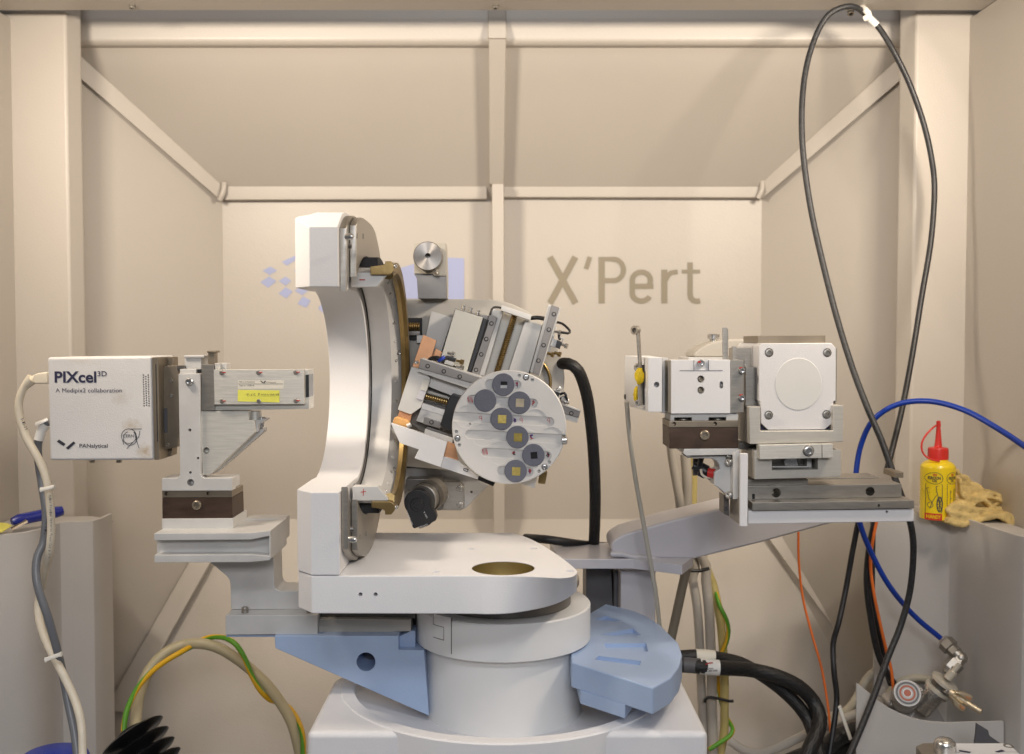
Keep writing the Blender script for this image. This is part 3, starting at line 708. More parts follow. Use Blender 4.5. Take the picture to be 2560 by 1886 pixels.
st = fpoly('sticker', 'y8', [(806,432),(1196,437),(1197,551),(804,541)], .8657, .0002, 'sticker_yellow', t, 0)
hw = [[(880,472),(915,470)],[(902,462),(896,490)],[(928,478),(940,468),(936,486),(926,480)],[(968,466),(952,478),(972,486)],[(994,492),(1000,464),(1012,468),(1000,480)]]
x = 1024
while x < 1180: hw.append([(x, 482), (x+5, 468), (x+9, 484), (x+14, 474)]); x += random.choice((16, 20, 24))
hw.append([(1182,462),(1190,474),(1184,488)])
strokes('handwriting', 'y8', hw, 3.2, .8655, 'ink', st)

# triangular support below the collimator
t = thing('collimator_support', 'brushed aluminium triangular bracket under the collimator', 'bracket')
fpoly('gusset', 'y8', [(458,633),(905,632),(908,718),(962,722),(963,833),(548,1230),(474,1232)], .870, .012, 'alu_brushed', t, .0004, holes=[('c','y8',510,1003,31,.870,.008)])
fpoly('gusset_flange', 'y8', [(963,835),(1000,815),(1050,790),(1052,812),(1040,830),(610,1205),(552,1230)], .8825, .014, 'alu', t, .0004)
fpoly('lip', 'y8', [(940,722),(1066,704),(1066,716),(1030,742),(1002,760),(996,825),(963,833)], .876, .016, 'alu', t)
b0 = pt('y8', 970, 718, .885); lathe('spacer', b0, (0, 0, 1), [(0, mm('y8', 58, .885)), (mm('y8', 88, .885), mm('y8', 58, .885))], 'alu_brushed', t, 24)
lathe('bolt', pt('y8', 1028, 780, .886), (0, 0, 1), [(0, .003), (.004, .003), (.0042, .0042), (.009, .0042)], 'steel_bright', t, 16)

# ================================================================== XYZ sample stage inside the cradle
t = thing('phi_housing', 'grey rounded backing plate behind the sample stage, hung from the cradle ring', 'housing')
ph = [(150,145),(830,145),(900,155),(1000,185),(1100,232),(1200,305),(1280,400),(1340,520),(1378,640),(1386,740),(1380,850),(1350,960),(1290,1080),(1180,1200),(1000,1340),(850,1440),(700,1450),(150,1400)]
fpoly('plate', 'z4', ph, 1.005, .028, 'housing_grey', t, .0012)
fpoly('lower_plate', 'a5', [(380,100),(1000,100),(1560,320),(1742,408),(1580,562),(1360,790),(1000,800),(380,700)], 1.012, .02, 'alu', t, .0006, holes=[('c','a5',1467,515,20,1.012,.01)])
tube('brass_seal', [pt('z4', x, y, 1.003) for x, y in arc2(1075, 770, 205, 205, -55, 40, 14)], .0016, 'brass', t, 8)
fbox('window', 'z4', 205, 285, 316, 455, 1.003, .004, 'dark_hole', t)
thread('worm', pt('z4', 205, 352, .998), pt('z4', 304, 352, .998), mm('z4', 32, 1.0), .0021, 'brass', t)
fbox('worm_nut', 'z4', 215, 385, 300, 418, .999, .004, 'steel_dark', t)
fbox('worm_plate', 'z4', 275, 417, 330, 475, .999, .006, 'alu', t)
fpoly('dark_seam', 'a5', [(430,105),(930,108),(940,125),(430,135)], 1.0105, .002, 'dark_hole', t, 0)
fpoly('gear_case', 'a5', [(410,310),(980,300),(1010,340),(1005,800),(930,820),(640,600),(400,460)], .985, .022, 'steel_dark', t, .001)
fpoly('motor_bracket', 'a5', [(1000,358),(1270,360),(1345,425),(1345,760),(1300,812),(955,806)], 1.0, .01, 'steel', t, .0005)
for x, y in ((1275,462),(1050,595),(1280,725)):
    fcyl('washer', 'a5', x, y, 54, .9995, .002, 'steel_bright', t); screw('a5', x, y, 40, .999, t, 'steel', .0015)
# encoder motor, seen end on
mo = thing('encoder_motor', 'small black encoder motor with steel collar, below the sample stage', 'motor')
ax = Vector((.30, .95, .10)); c0 = pt('a5', 600, 690, .945)
lathe('collar', c0 + ax * .012, ax, [(0, .0125), (.001, .0138), (.012, .0138), (.0125, .0142), (.030, .0142)], 'steel', mo, 40)
lathe('rim', c0 + ax * .020, ax, [(0, .0150), (.004, .0153), (.008, .0153)], 'steel_dark', mo, 40)
cap = [(600 + 215*math.cos(R(a)), 690 + 215*math.sin(R(a))) for a in range(150, 385, 12)] + [(885,840),(912,930),(895,975),(820,1015),(800,1045),(740,1062),(620,1080),(545,1104),(520,1080),(460,890)]
fpoly('encoder_cap', 'a5', cap, .944, .014, 'black_plastic', mo, .0012, segs=3)
fcyl('cap_disc', 'a5', 595, 725, 112, .9433, .002, 'black_plastic', mo, .0006)
fcyl('cap_hub', 'a5', 597, 722, 70, .9428, .002, 'black_plastic', mo, .0005)
strokes('slot_mark', 'a5', [[(560,745),(635,705)]], 12, .9427, 'dark_hole', mo)
strokes('cap_groove', 'a5', [arc2(595,725,160,160,-75,-35,8), arc2(595,725,160,160,165,205,8)], 16, .944, 'dark_hole', mo)
text('lettering', 'HEDS-5540 A14', 'a5', 530, 785, 1042, 26, .944, 'white_ink', mo, .01, rot=R(112))
text('lettering', '1631 A', 'a5', 765, 880, 928, 26, .944, 'white_ink', mo, .01, rot=R(115))
thread('pin_strip', pt('a5', 620, 1075, .946), pt('a5', 780, 1020, .946), .0021, .0013, 'steel_bright', mo)
fcyl('red_pin', 'a5', 768, 1015, 14, .9445, .003, 'bottle_red', mo)

# knurled reference disc standing on the housing
t = thing('alignment_block', 'square block with round turned steel disc and side pin, standing on the backing plate', 'gauge')
fpoly('block', 'y2', [(281,145),(690,145),(702,300),(696,545),(690,570),(540,570),(520,543),(285,541)], .985, .016, 'gauge_block', t)
fpoly('block_flank', 'y2', [(690,145),(704,200),(716,560),(716,862),(700,862)], .990, .014, 'cover_tan', t, .0002)
fpoly('stand', 'y2', [(285,546),(525,546),(540,573),(694,572),(708,864),(338,864),(320,600)], .987, .018, 'steel_dark', t)
dk = fcyl('disc', 'y2', 460, 312, 187, .968, .016, 'steel_turned', t, .0006, 64); cut(dk, [('c','y2',462,308,34,.968,.012)])
p0 = pt('y2', 545, 480, .974); tube('pin', [p0, pt('y2', 598, 540, .972)], .0017, 'steel_bright', t, 12)

t = thing('sample_stage', 'tilted motorised linear stage with guide rails, brass lead screws and copper straps', 'stage')
def q(name, pts, Y, d, m, bev=.0004, **k): return fpoly(name, 'z4', pts, Y, d, m, t, bev, **k)
def bolts(pts, Y, r=17):
    for x, y in pts:
        o = fcyl('rail_bolt', 'z4', x, y, r, Y - .0003, .002, 'dark_hole', t, .0001, 20)
        fcyl('bolt_head', 'z4', x, y, r * .62, Y - .0006, .002, 'rail_steel', o, .0001, 16)
# upper (rear) carriage
q('side_plate', [(385,235),(545,284),(430,640),(300,620)], .992, .010, 'alu_light')
q('copper_strap', [(325,413),(425,456),(382,600),(300,700),(240,660)], .962, .003, 'copper')
q('copper_strap', [(420,515),(470,545),(440,600),(385,585)], .975, .003, 'copper')
q('carriage_body', [(560,225),(1235,345),(1110,760),(430,700)], .972, .030, 'steel_dark')
q('motor_cover', [(566,218),(772,284),(650,692),(455,592)], .948, .034, 'cream_white', .0006)
strokes('cover_seam', 'a6', [[(948,356),(1110,410)]], 6, .948, 'ink', t)
for x, y in ((622,216),(675,233),(730,251)):
    b0 = pt('z4', x, y + 12, .960); lathe('cover_bolt', b0, (.29, 0, .96), [(0, .0018), (.0022, .0018), (.0022, .0013), (.0032, .0013), (.0032, .0021), (.0046, .0021)], 'steel_bright', t, 12)
q('cable_gap', [(776,288),(806,300),(692,698),(654,692)], .957, .012, 'grey_panel')
q('guide_rail', [(822,262),(880,285),(742,722),(688,697)], .950, .016, 'rail_steel')
bolts([(837,328),(798,445),(760,560),(721,677)], .950)
q('rail_bed', [(850,216),(926,240),(782,722),(744,716),(880,286),(832,262)], .954, .014, 'alu_light')
q('screw_channel', [(924,242),(1094,300),(962,692),(776,722)], .968, .006, 'alu_warm')
thread('lead_screw', pt('z4', 1012, 262, .957), pt('z4', 872, 712, .957), mm('z4', 24, .957), .0021, 'brass', t)
q('channel_wall', [(1092,300),(1218,342),(1118,700),(960,700)], .953, .016, 'alu_light')
q('end_cap', [(914,190),(1140,266),(1128,306),(906,231)], .942, .020, 'alu_light', .0006)
q('guide_rail', [(1289,189),(1346,208),(1192,722),(1146,700)], .943, .016, 'rail_steel')
q('rail_bed', [(1267,186),(1290,190),(1148,702),(1126,690)], .945, .02, 'alu_light')
q('rail_bed', [(1345,206),(1360,214),(1200,722),(1188,718)], .947, .02, 'alu_light')
bolts([(1306,258),(1268,374),(1229,491),(1190,607)], .943)
# limit switches with their wires
q('switch_plate', [(1318,350),(1330,355),(1265,580),(1250,570)], .952, .004, 'alu_light')
q('switch_bracket', [(1290,440),(1335,452),(1318,510),(1278,498)], .950, .006, 'alu')
q('limit_switch', [(1332,452),(1368,468),(1350,522),(1318,506)], .947, .008, 'black_plastic')
q('switch_frame', [(1350,430),(1384,436),(1370,490),(1362,488),(1374,446),(1348,440)], .949, .003, 'alu')
for x, y in ((1327,390),(1376,489),(1325,552),(1273,555)): lathe('switch_screw', pt('z4', x, y, .948), (.9, -.3, -.3), [(-.002, .0014), (.002, .0014), (.002, .0024), (.0044, .0024)], 'brass' if y > 540 else 'steel_bright', t, 12)
tube('switch_wire', [pt('z4', *p) for p in ((1320,318,.960),(1370,330,.955),(1425,382,.95),(1410,402,.948),(1350,395,.948),(1345,432,.948),(1352,450,.947))], .0012, 'black_cable', t, 8, .003)
tube('switch_wire', [pt('z4', *p) for p in ((1135,288,.965),(1180,284,.962),(1235,292,.965))], .0020, 'black_cable', t, 8, .003)
tube('switch_wire', [pt('z4', *p) for p in ((912,212,.962),(870,205,.958),(840,222,.956),(815,300,.951),(770,450,.951),(690,690,.951))], .0011, 'black_cable', t, 8, .004)
# lower (front) carriage
q('side_plate', [(236,652),(300,672),(345,700),(378,742),(306,960),(232,1012),(133,976)], .938, .012, 'alu_light')
q('copper_strap', [(150,975),(240,1006),(226,1066),(128,1036)], .944, .003, 'copper')
q('strap_clamp', [(106,1034),(128,1028),(205,1052),(224,1070),(212,1112),(92,1078)], .934, .008, 'orange_tape', .0012)
tube('wire_end', [pt('z4', 205, 1100, .934), pt('z4', 232, 1086, .934)], .0022, 'alu_light', t, 10)
q('bed_plate', [(270,740),(640,850),(600,1260),(330,1150),(232,1080)], .957, .012, 'steel_dark')
q('upper_beam', [(376,716),(720,812),(640,910),(358,800)], .944, .012, 'alu')
q('guide_rail', [(304,592),(760,740),(745,790),(288,664)], .930, .014, 'rail_steel')
q('rail_bed', [(288,662),(740,790),(700,830),(283,690)], .932, .02, 'alu_light')
q('rail_bed', [(318,588),(770,730),(760,742),(304,594)], .9315, .02, 'alu_light')
bolts([(358,648),(479,687),(599,727)], .930)
screw('z4', 284, 620, 13, .935, t, 'steel_bright', .003, ax=(-1, -.3, 0))
q('bearing_block', [(330,745),(376,758),(346,840),(303,826)], .936, .012, 'cream_white')
q('bearing_block', [(302,825),(346,840),(322,908),(272,892)], .9365, .012, 'lavender')
q('channel_floor', [(346,830),(560,890),(540,960),(322,910)], .955, .004, 'steel')
thread('lead_screw', pt('z4', 326, 868, .946), pt('z4', 545, 928, .946), mm('z4', 25, .946), .0021, 'brass', t)
q('lower_beam', [(320,925),(508,985),(495,1025),(308,968)], .942, .010, 'white_smooth')
q('lower_beam', [(308,968),(495,1026),(455,1114),(270,1060)], .9425, .010, 'alu')
q('guide_rail', [(332,1030),(472,1076),(452,1118),(322,1082)], .938, .010, 'rail_steel')
bolts([(386,1070)], .938)
q('ribbon_guide', [(530,870),(545,855),(640,885),(560,1150),(530,1138),(450,1092),(512,900)], .921, .014, 'black_plastic', .0008)
strokes('guide_slot', 'z4', [[(545,876),(590,890)], [(532,880),(520,905)]], 8, .921, 'dark_hole', t)
q('slide_plate', [(350,1100),(560,1172),(545,1225),(334,1150)], .946, .006, 'steel_dark')
q('slide_plate', [(340,1118),(550,1190),(540,1232),(330,1158)], .940, .003, 'alu')
q('front_cover', [(80,1075),(290,1144),(506,1216),(456,1408),(258,1340),(292,1275),(148,1226)], .916, .006, 'white_smooth')
q('copper_strap', [(500,1212),(560,1232),(590,1362),(470,1330)], .926, .003, 'copper')
q('base_cover', [(456,1320),(590,1360),(740,1480),(735,1500),(456,1408)], .922, .010, 'white_smooth')
strokes('latch', 'z4', [[(628,1416),(662,1424),(656,1440),(630,1432),(628,1416)]], 5, .922, 'ink', t)
q('stop_pad', [(742,1476),(866,1522),(850,1552),(732,1502)], .915, .010, 'black_rubber')
q('guide_rail', [(1330,905),(1507,982),(1493,1036),(1330,990)], .930, .014, 'rail_steel')
q('rail_bed', [(1330,985),(1492,1038),(1478,1076),(1330,1030)], .932, .014, 'alu_light')
bolts([(1437,1003)], .930)
q('rail_bed', [(1340,915),(1425,945),(1505,978),(1500,990),(1340,930)], .928, .006, 'alu_light')
q('limit_switch', [(1300,835),(1350,850),(1335,900),(1290,880)], .925, .008, 'black_plastic')
q('switch_plate', [(1305,822),(1410,862),(1408,872),(1303,832)], .924, .004, 'alu_light')
for x, y, r in ((1343,822,.0018),(1378,896,.0030),(1400,915,.0022)): lathe('switch_screw', pt('z4', x, y, .924), (.3, -.9, .2), [(-.002, r), (.002, r), (.0022, r*.6)], 'steel_bright', t, 12)
tube('switch_wire', [pt('z4', 1352, 860, .924), pt('z4', 1385, 850, .922), pt('z4', 1398, 880, .922), pt('z4', 1412, 930, .924)], .0012, 'black_cable', t, 8, .003)
q('switch_frame', [(466,553),(566,586),(562,596),(478,568),(470,596),(458,592)], .938, .003, 'alu_light')
q('limit_switch', [(505,570),(572,590),(562,618),(500,600)], .936, .008, 'black_plastic')
q('switch_bracket', [(490,600),(556,622),(548,650),(480,628)], .934, .008, 'alu_light')
for x, y in ((604,614),(602,660),(538,556)): lathe('switch_screw', pt('z4', x, y, .938), (.95, -.2, -.25), [(-.004, .0012), (.0, .0012), (.0, .0024), (.003, .0024)], 'brass' if y == 614 else 'steel_bright', t, 12)
tube('switch_wire', [pt('z4', *p) for p in ((365,610,.945),(385,590,.936),(430,585,.934),(470,600,.934),(505,585,.936))], .0018, 'black_cable', t, 8, .003)
tube('switch_wire', [pt('z4', 440, 608, .934), pt('z4', 462, 596, .932), pt('z4', 480, 580, .934)], .0016, 'wire_blue', t, 8, .003)
q('lower_bracket', [(1050,1530),(1180,1490),(1160,1566),(1140,1560)], .925, .008, 'alu')
q('brass_foot', [(1200,1450),(1258,1440),(1240,1535),(1188,1530)], .935, .010, 'brass')

# ------------------------------------------------------------------ round sample plate
sp = thing('sample_plate', 'round pale aluminium sample holder plate with milled slots and shallow circles', 'plate')
YS = .897
pp = fcyl('plate', 'y4', 816, 796, 676, YS, .0045, 'plate_alu', sp, .0008, 128)
def slot(x0, y0, x1, y1, r=55): return capsule(x0, y0, x1, y1, r, 12)
slots = [slot(588,285,905,297), slot(372,470,1100,515), slot(60,663,1293,732), slot(352,880,1600,945), slot(538,1092,1262,1135), slot(730,1305,1048,1322)]
circ = [(322,672),(1127,718),(508,888),(1322,930),(700,1100)]
cut(pp, [[('c','y4',x,y,134,YS,.0009) for x, y in circ], [('p','y4',s_,YS,.0026) for s_ in slots], [('c','y4',x,y,r,YS,.004) for x, y, r in ((935,187,20),(1090,238,20),(193,848,20),(228,1005,20),(1290,1207,20),(1168,1315,20),(355,759,14),(1015,207,38),(205,928,38),(1233,1265,38))]], 30)
for x, y in ((1015,207),(205,928),(1233,1265)): screw('y4', x, y, 30, YS + .0012, sp, 'steel_bright', .0011)
for (x, y), (c1, c2) in zip(((910,295),(1100,508),(885,705),(1080,915),(1270,1120),(1055,1315),(865,1100)), (('purple_ink','red_ink'),('red_ink','red_ink'),('purple_ink','purple_ink'),('red_ink','purple_ink'),('red_ink','ink'),('purple_ink','red_ink'),('red_ink','ink'))):
    for m_, n_ in ((c1, 7), (c2, 6)):
        ln = [(x + random.uniform(-22, 22), y + random.uniform(-34, 34)) for _ in range(n_)]
        strokes('marker_scribble', 'y4', [ln], 9, YS + .0026, m_, sp, .0002 if m_ == c1 else .00032)
for x, y in ((355,470),(530,1082)): 
    strokes('marker_scribble', 'y4', [[(x - 28 + 8*k, y + (34 if k % 2 else -34)) for k in range(8)]], 13, YS + .0026, 'red_ink', sp, .0002)
for x, y in ((1285,720),(960,712),(480,690)):
    strokes('marker_scribble', 'y4', [arc2(x, y - 12, 18, 16, 30, 300, 10) + [(x + 12, y + 30)]], 5, YS + .0026, 'red_ink', sp, .0002)
lathe('edge_screw', pt('y4', 1482, 945, YS + .002), (1, 0, .05), [(-.003, .004), (.0005, .004), (.0014, .003), (.0016, .0005)], 'steel_bright', sp, 20)
discs = (((748,292), 'dark', 'slate grey sample disc with black window, topmost on the round plate'),
 ((533,480), None, 'plain slate grey sample disc without window on the round plate'),
 ((938,505), 'pale', 'slate grey sample disc with pale beige chip'),
 ((727,697), 'gold', 'slate grey sample disc with gold chip beside a purple scribble'),
 ((915,912), 'olive', 'slate grey sample disc with olive gold chip at the middle of the plate'),
 ((1103,1125), 'hole', 'slate grey sample disc with small dark tilted window'),
 ((893,1313), 'gold', 'slate grey sample disc with gold chip in the shortest lower slot'))
mat('chip_olive', (.36, .28, .07), .4, .7, bump=.2, bscale=2500, var=.2, vscale=500)
mat('chip_pale', (.62, .53, .38), .3, .7, var=.2, vscale=120)
for (x, y), kind, lab in discs:
    d = thing('sample_disc', lab, 'sample disc', 'sample discs on the round plate')
    YD = YS - .0022
    o = fcyl('puck', 'y4', x, y, 133, YD, .0036, 'slate', d, .0004, 56)
    a = R(-4 if kind == 'hole' else 2); w = 40 if kind in ('dark', 'hole') else 51
    sq = [(x + 6 + w*(u*math.cos(a) - v*math.sin(a)), y + 4 + w*(u*math.sin(a) + v*math.cos(a))) for u, v in ((-1,-1),(1,-1),(1,1),(-1,1))]
    if kind in ('dark', 'hole'):
        cut(o, [('p','y4',sq,YD,.0030)])
        decal('window_floor', 'y4', sq, YD + .0029, 'dark_hole', d, 0)
        if kind == 'dark': decal('window_edge', 'y4', [(sq[0][0], y + 8), (sq[1][0], y + 8), sq[2], sq[3]], YD + .0027, 'alu', d, 0)
    elif kind:
        cut(o, [('p','y4',sq,YD,.0007)])
        fpoly('chip', 'y4', [(x + 6 + (p[0]-x-6)*.97, y + 4 + (p[1]-y-4)*.97) for p in sq], YD + .0003, .0006, {'gold':'gold','olive':'chip_olive','pale':'chip_pale'}[kind], d, .0001)

# ================================================================== tube side (right)
t = thing('swing_bracket', 'lavender grey cast arm on a post, carrying the tube slide', 'bracket')
zt_ = pt('a1', 700, 1215, 1.0).z
pa = [onz('a1', x, y, zt_) for x, y in ((200,1215),(950,1216),(1450,1275),(1562,1190),(1450,1120),(700,1050),(100,1050))]
obj('arm_plate', prism(pa, (0, 0, -.0098), .001, 2), 'lavender', t)
beam = [(1553,1395),(1530,1383),(1527,1364),(1533,1352),(1558,1336),(1668,1303),(1799,1272),(1960,1234),(2080,1236),(2110,1300),(1900,1358),(1735,1398)]
fpoly('arm_beam', 'n', beam, 1.005, .055, 'lavender', t, .008, segs=4)
tube('weld_seam', [pt('a1', x, y, 1.004) for x, y in ((720,1165),(850,1170),(950,1195),(1080,1200),(1180,1225),(1290,1245),(1400,1250))], .0028, 'lavender', t, 10, .004, .25)
fbox('arm_post', 'z6', 1735, 462, 1915, 760, 1.03, .07, 'lavender', t, .002)
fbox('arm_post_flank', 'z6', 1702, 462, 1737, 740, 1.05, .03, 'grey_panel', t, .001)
fpoly('drive_cover', 'z6', [(1560,452),(1690,455),(1700,700),(1560,700)], 1.06, .05, 'grey_panel', t, .001)
tube('strut', [pt('a1', 1495, 1300, 1.09), pt('a2', 235, 830, 1.09)], .0050, 'conduit_dark', t, 14)

t = thing('tube_slide', 'steel linear slide on a long white bar with an upright white end plate', 'slide')
fpoly('base_bar', 'b2', [(62,1480),(1412,1468),(1410,1570),(64,1592)], .860, .05, 'white', t, .0012, holes=[('c','b2',1190,1491,12,.860,.006)])
fpoly('slide_plate', 'b2', [(100,1416),(1414,1399),(1414,1462),(100,1482)], .857, .056, 'steel', t, .0005, holes=[('c','b2',1124,1440,12,.857,.005)])
fpoly('slide_rail', 'b2', [(62,1283),(1310,1265),(1310,1372),(62,1392)], .874, .036, 'steel', t, .0005, holes=[('c','b2',293,1337,38,.874,.02),('c','b2',1054,1325,37,.874,.02)])
fpoly('slide_carriage', 'b2', [(62,1230),(552,1226),(552,1274),(62,1278)], .878, .036, 'steel', t)
fpoly('rear_rail', 'b2', [(560,1218),(1122,1210),(1122,1228),(560,1240)], .925, .03, 'steel', t)
fbox('rail_stop', 'b2', 1255, 1170, 1325, 1215, .955, .03, 'bronze_plate', t)
fbox('end_plate', 'a1', 2041, 140, 2119, 884, .851, .004, 'white', t, .0006)
fbox('end_block', 'a1', 2041, 606, 2110, 876, .8552, .042, 'steel', t)
fbox('lock_slot', 'b2', 99, 1345, 121, 1386, .8735, .002, 'dark_hole', t)
fpoly('stop_block', 'a1', [(1873,560),(1928,590),(1928,780),(1873,756)], .885, .02, 'steel_dark', t)
text('lettering', '25', 'a1', 1876, 1912, 720, 38, .885, 'ink', t, .02)

t = thing('monochromator_bracket', 'cast aluminium corner bracket under the right brown dovetail block', 'bracket')
fpoly('shelf', 'a1', [(1470,92),(2022,88),(2022,152),(1490,162),(1462,135)], .868, .036, 'alu', t)
fpoly('gusset', 'a1', [(1480,166),(1975,160),(1975,600),(1925,582),(1832,495),(1776,462),(1776,330),(1832,300),(1826,255),(1800,215),(1755,192),(1500,186)], .876, .024, 'alu', t, .0008)
fpoly('upright', 'a1', [(1968,150),(2038,92),(2038,606),(1968,606)], .866, .012, 'alu_light', t)
for x, y in ((1945,222),(1945,560)): lathe('screw', pt('a1', x, y, .872), (-.75, -.65, 0), [(-.003, .0032), (.0035, .0032), (.0045, .0024), (.0045, .0016), (.0028, .0014)], 'steel_bright', t, 18)
for x in (1520, 1925): fbox('screw_head', 'a1', x - 20, 160, x + 22, 182, .870, .005, 'steel', t)
ct = thing('coax_connector', 'dark cable connector with red ring hanging below the right bracket', 'connector')
fbox('back_plate', 'a1', 1562, 192, 1650, 365, .905, .004, 'steel_dark', ct)
lathe('barrel', pt('a1', 1560, 262, .900), (.85, -.2, -.42), [(0, .0034), (.006, .0038), (.007, .0062), (.013, .0062), (.014, .0050), (.018, .0050)], 'black_plastic', ct, 20)
lathe('red_ring', pt('a1', 1712, 335, .885), (.85, -.3, -.10), [(0, .0042), (.006, .0042), (.006, .0025)], 'bottle_red', ct, 18)
tube('lead', [pt('a1', 1650, 170, .90), pt('a1', 1635, 230, .896), pt('a1', 1620, 290, .89)], .0024, 'black_cable', ct)
tube('loop', [pt('a1', x, y, .884) for x, y in ((1640,300),(1650,350),(1690,382),(1740,384),(1772,372))], .0011, 'white_cable', ct, 8, .003)

t = thing('dovetail_block', 'dark brown dovetail block with pale strip, under the white monochromator box', 'mount', 'brown dovetail mounts')
fpoly('clamp_body', 'z5', [(528,792),(1000,790),(1000,932),(530,936)], .868, .040, 'brown', t, .0005, holes=[('c','z5',768,842,26,.868,.004)])
fpoly('clamp_strip', 'z5', [(528,747),(1000,744),(1000,789),(528,791)], .8677, .040, 'bronze_plate', t, .0004, holes=[('c','z5',562,766,14,.8677,.006),('c','z5',842,765,14,.8677,.006)])
screw('z5', 768, 842, 33, .8682, t, 'bronze_plate', .0035)
b0 = pt('z5', 524, 830, .885); lathe('side_latch', b0, (-1, 0, 0), [(-.002, .006), (.0006, .006), (.0006, .004)], 'steel_dark', t, 4, ph=math.pi/4)

t = thing('monochromator', 'white square monochromator box with three adjusting holes and steel flanks', 'monochromator')
fp = fpoly('front_plate', 'z5', [(542,329),(946,328),(947,695),(542,697)], .866, .012, 'white_smooth', t, .0005,
  holes=[[('c','z5',745,460,25,.866,.009),('c','z5',745,536,25,.866,.009),('p','z5',capsule(885,488,885,512,13,6),.866,.006)], [('p','z5',[(697,320),(797,320),(797,402),(697,402)],.866,.0012)]])
for y in (460, 536): screw('z5', 745, y, 21, .8745, t, 'bronze_plate', .0015)
fcyl('slot_pin', 'z5', 885, 502, 11, .8685, .004, 'steel_bright', t)
strokes('seam', 'z5', [[(600,402),(893,401)], [(697,330),(697,402)], [(797,330),(797,402)]], 3.5, .866, 'ink_navy', t)
screw('z5', 745, 350, 24, .868, t, 'steel_bright', .003)
decal('paint_mark', 'z5', [(722,337),(742,335),(748,345),(724,350)], .864, 'red_ink', t)
fpoly('left_flank', 'z5', [(518,332),(541,332),(541,697),(518,690)], .8685, .034, 'bronze_plate', t)
fpoly('right_flank', 'z5', [(948,330),(1040,330),(1038,688),(948,694)], .869, .032, 'steel', t)
for y in (402, 588):
    s_ = screw('z5', 1021, y, 21, .869, t, 'steel_bright', .004); decal('paint_mark', 'z5', [(1004,y-22),(1030,y-26),(1034,y-14),(1008,y-12)], .8665, 'red_ink', t)
fpoly('foot_rail', 'z5', [(538,698),(1000,697),(1000,743),(536,746)], .870, .034, 'alu_light', t, .0004, holes=[('p','z5',[(562,722),(683,721),(683,760),(562,760)],.870,.012),('p','z5',[(797,721),(918,720),(918,760),(797,760)],.870,.012)])
for x in (622, 857): lathe('clamp_disc', pt('z5', x, 742, .884), (0, 0, 1), [(0, .0068), (.0022, .0068), (.0022, .0020), (.0040, .0020)], 'steel', t, 24)
fpoly('flag', 'z5', [(893,107),(922,107),(932,115),(932,330),(893,330)], .882, .0014, 'steel', t)
fpoly('flag_stub', 'z5', [(960,235),(985,235),(1000,250),(1000,330),(960,330)], .890, .004, 'steel', t)

t = thing('mirror_module', 'grey white mirror housing with lever arm and two yellow putty lumps', 'mirror module')
m0, m1, m2 = pt('z5', 385, 312, .867), pt('z5', 480, 312, .867), pt('z5', 385, 686, .867)
far = pt('z5', 223, 315, .967)
mb = plan('housing', [(m0.x, .867), (m1.x, .867), (m1.x + .002, .967), (far.x, .967)], m2.z, m0.z, 'white_smooth', .0006, 2, t)
cut(mb, [('c','z5',443,498,19,.867,.012)])
fbox('inner_plate', 'z5', 481, 315, 520, 694, .885, .03, 'alu', t)
def mp_(x, y, k=.0):                                           # a point on the housing's slanted flank
    px, py = Z('z5', x, y); d = ray(px, py)
    A = Vector((m0.x, .867)); B = Vector((far.x, .967)); e = B - A
    # intersect the sight line with the vertical flank
    den = d.x * e.y - d.y * e.x; s_ = (A.x * e.y - A.y * e.x) / den
    p = d * s_; nrm = Vector((-e.y, e.x, 0)).normalized(); nrm = nrm if nrm.x < 0 else -nrm
    return p + nrm * k
tube('lever', [mp_(361,125,.006), mp_(361,250,.005), mp_(360,370,.004)], .0022, 'steel', t, 10, flat=.6)
lathe('lever_eye', mp_(361,126,.008), (-.7, -.7, 0), [(-.002, .0040), (.002, .0040), (.002, .0022), (-.001, .002)], 'steel', t, 18)
tube('lever_plate', [mp_(357,362,.003), mp_(357,500,.003), mp_(360,635,.003)], .0042, 'steel', t, 8, flat=.35)
def blob(name, cs, r, m, parent):
    bm = bmesh.new(); bmesh.ops.create_icosphere(bm, subdivisions=4, radius=1)
    for v in bm.verts:
        n = v.co.normalized(); k = 1 + .22 * noise.noise(n * 2.1 + Vector(cs) * 60) + .08 * noise.noise(n * 6 + Vector(cs) * 90)
        v.co = Vector(cs) + Vector((n.x * r[0], n.y * r[1], n.z * r[2])) * k
    return obj(name, bm, m, parent, 80)
blob('putty', mp_(363,440,.005), (.0040, .0034, .0070), 'putty_yellow', t)
blob('putty', mp_(345,564,.005), (.0030, .0034, .0070), 'putty_yellow', t)
screw('z5', 0, 0, 1, 1, t, 'steel_bright', .003, ax=(-.7, -.7, 0), base=mp_(356,622,.004), rr=.0028)
screw('z5', 0, 0, 1, 1, t, 'steel_bright', .003, ax=(-.7, -.7, 0), base=mp_(352,380,.004), rr=.0036)
lathe('side_hole', mp_(229,580,.0002), (-.95, -.3, 0), [(0, .0026), (.0003, .0026), (.0003, .0018), (-.002, .0016)], 'steel_dark', t, 16)

t = thing('shutter_housing', 'pale round-shouldered shutter cover behind the monochromator with a small top screw', 'shutter')
fpoly('cover', 'z5', [(695,310),(698,282),(730,255),(775,228),(830,206),(900,192),(960,188),(1040,186),(1040,310)], .965, .05, 'cover_tan', t, .002)
fbox('ledge', 'z5', 660, 312, 1000, 332, .955, .06, 'alu', t)
lathe('screw', pt('z5', 830, 205, .985), (0, 0, 1), [(0, .0035), (.003, .0035), (.003, .0058), (.0068, .0058), (.0075, .0048), (.0075, .003), (.0055, .0026)], 'steel_bright', t, 18)

